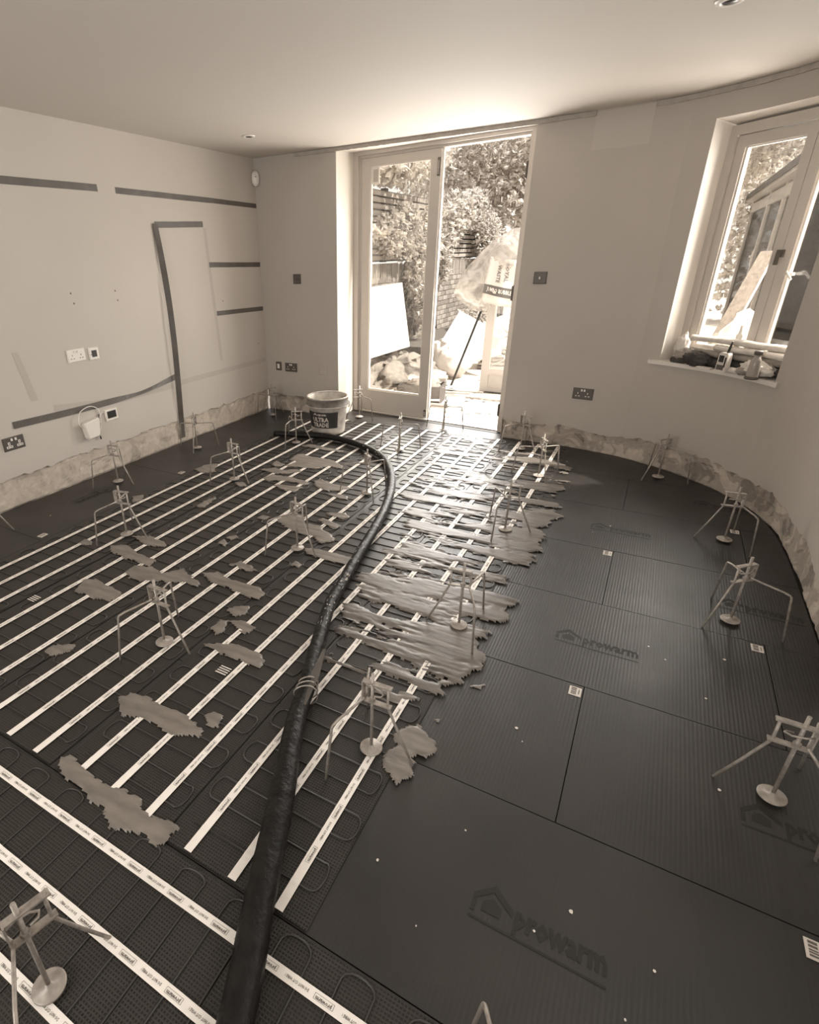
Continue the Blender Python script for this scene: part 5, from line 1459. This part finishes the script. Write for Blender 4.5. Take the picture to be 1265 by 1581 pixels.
for (cx, cy, sx, sy) in ((0, -.15, .46, .012), (0, .15, .46, .012), (-.23, 0, .012, .31), (.23, 0, .012, .31)): m.box((cx, cy, .10), (sx, sy, .20))
m.box((0, 0, .01), (.46, .30, .012)); ob('crate_body', m, M_CRATE, cr)
ob('rag', lump((.02, 0, .19), (.19, .12, .06), 1.1, 14, 0, .4, 3.0), M_CLOTH_M, cr)
ob('handle_bar', MB().tube([(.05, -.165, .05), (.24, -.165, .062)], .012, 8), M_PLATEW, cr)
tag(ob('timber_offcut', MB().box((1.46, .90, GZ + .02), (.50, .05, .04), rz=.12), M_SLAT), 'pale timber offcut lying in front of the dark crate', 'timber')
tag(ob('broom_pole', MB().tube([(1.367, 2.071, GZ), (1.741, 1.78, .899)], .013, 10), M_BLACK), 'thin black pole leaning against the polythene', 'pole')
dm = thing('doormat', 'speckled doormat on the paving below the glazed panel', 'doormat', (2.02, 1.55, GZ))
ob('mat', MB().box((2.06, 1.60, GZ + .010), (.62, .34, .02), rz=-.08), M_PATH, dm)
ob('dark_edge', MB().box((2.10, 1.74, GZ + .022), (.46, .05, .012), rz=-.08), M_BLACK, dm)
# glazed panel with polythene and the rubble bag over it
gd = thing('glazed_panel', 'old glazed door panel standing upright on the patio', 'door panel', (2.15, 1.83, GZ))
f = MB(); YG = 1.83
f.box((1.84, YG, .76), (.09, .045, 1.58)); f.box((2.51, YG, .76), (.09, .045, 1.58)); f.box((2.175, YG, 1.50), (.58, .045, .10)); f.box((2.175, YG, .215), (.58, .045, .07)); f.box((2.175, YG, .0), (.58, .045, .06))
ob('panel_frame', f, M_FRAME, gd); ob('lower_panel', MB().box((2.175, YG, .105), (.58, .02, .16)), M_FRAME, gd)
ob('pane', MB().box((2.175, YG, .85), (.58, .006, 1.22)), M_GLASSD, gd)
ob('hanging_cord', MB().tube(smoothpath([(1.90, YG - .04, .95), (1.92, YG - .05, .78), (2.02, YG - .05, .66), (2.12, YG - .05, .63), (1.98, YG - .05, .58), (1.95, YG - .05, .46), (2.06, YG - .05, .38), (1.92, YG - .05, .30)], 5), .006, 6), M_PLATEW, gd)
ps_ = MB(); vv, ff = [], []
nu, nv = 22, 18
for i in range(nu + 1):
    for k in range(nv + 1):
        u, v_ = i / nu, k / nv
        x = 1.43 + u * 1.25
        top = 1.10 + .56 * min(1, (u / .45)) ** .55 + .04 * sin(u * 3)
        bot = 1.04 - .16 * sin(pi * min(1, u * 2.2)) + (.12 * max(0, u - .3))
        z = bot + (top - bot) * v_
        yy = YG - .07 - .16 * sin(pi * v_) * (.4 + .6 * sin(pi * min(1, u * 1.3))) + .03 * sin(u * 18 + v_ * 5) + .03 * noise.noise(Vector((u * 6, v_ * 6, 2)))
        vv.append((x, yy, z))
for i in range(nu):
    for k in range(nv):
        ff.append((i * (nv + 1) + k, (i + 1) * (nv + 1) + k, (i + 1) * (nv + 1) + k + 1, i * (nv + 1) + k + 1))
ps_.add(vv, ff, 0, True)
tag(ob('polythene_sheet', ps_, M_POLY), 'billowing clear polythene sheet draped over the glazed panel', 'polythene')
rbg = thing('printed_rubble_bag', 'white printed rubble bag with dark band hung over the panel', 'bag', (1.93, YG - .26, 1.05))
m = MB(); vv, ff = [], []
nu, nv = 12, 12
def bagp(u, v_, dy=0):
    x = 1.775 + .36 * u - .02 * v_ + (.07 * v_ * (1 - u)); z = 1.00 + .44 * v_ - .07 * u * (1 - .3 * v_)
    yy = YG - .27 + .03 * sin(u * 7 + 1) * (1 - v_) + .05 * v_ + .015 * noise.noise(Vector((u * 4, v_ * 4, 4))) - dy
    return (x, yy, z)
ob('bag_front', MB().add([bagp(i / nu, k / nv) for i in range(nu + 1) for k in range(nv + 1)] + [(p[0], p[1] + .03, p[2]) for p in [bagp(i / nu, k / nv) for i in range(nu + 1) for k in range(nv + 1)]],
   [(i * (nv + 1) + k, (i + 1) * (nv + 1) + k, (i + 1) * (nv + 1) + k + 1, i * (nv + 1) + k + 1) for i in range(nu) for k in range(nv)] +
   [(169 + i * (nv + 1) + k, 169 + i * (nv + 1) + k + 1, 169 + (i + 1) * (nv + 1) + k + 1, 169 + (i + 1) * (nv + 1) + k) for i in range(nu) for k in range(nv)] +
   [(i * 13, 169 + i * 13, 169 + (i + 1) * 13, (i + 1) * 13) for i in range(12)] + [(i * 13 + 12, (i + 1) * 13 + 12, 169 + (i + 1) * 13 + 12, 169 + i * 13 + 12) for i in range(12)] + [(k, k + 1, 169 + k + 1, 169 + k) for k in range(12)] + [(156 + k, 169 + 156 + k, 169 + 156 + k + 1, 156 + k + 1) for k in range(12)], 0, True), M_BAG, rbg)
bnd = ob('dark_band', MB().add([bagp(i / 12, v_, .003) for i in range(13) for v_ in (.19, .40)], [(2 * i, 2 * i + 2, 2 * i + 3, 2 * i + 1) for i in range(12)]), M_BAGBAND, rbg)
tm = MB(); put_text(tm, 'JUMBO RUBBLE', .80, .12, lambda x, yv: bagp(.10 + x, .235 + yv, .012), bold=.03); ob('band_lettering', tm, M_BAG, bnd)
tm = MB()
put_text(tm, 'ROYAL', .40, .13, lambda x, yv: bagp(.62 + yv, .92 - x, .012), bold=.02)
put_text(tm, 'WASTE', .38, .13, lambda x, yv: bagp(.36 + yv, .86 - x, .012), bold=.02)
ob('bag_lettering', tm, M_BAGBAND, rbg)
lit = MB()
for k in range(60):
    x, yv = rnd.uniform(1.0, 2.3), rnd.uniform(.45, 2.6); s = rnd.uniform(.01, .05)
    lit.add([(x + s * rnd.uniform(.4, 1.6) * cos(j * pi / 3), yv + s * rnd.uniform(.3, .8) * sin(j * pi / 3), GZ + .004) for j in range(6)], [tuple(range(6))])
tag(ob('ground_litter', lit, M_RUBBLE[0]), 'scattered plaster crumbs and dirt on the sunlit paving', 'litter', kind='stuff')
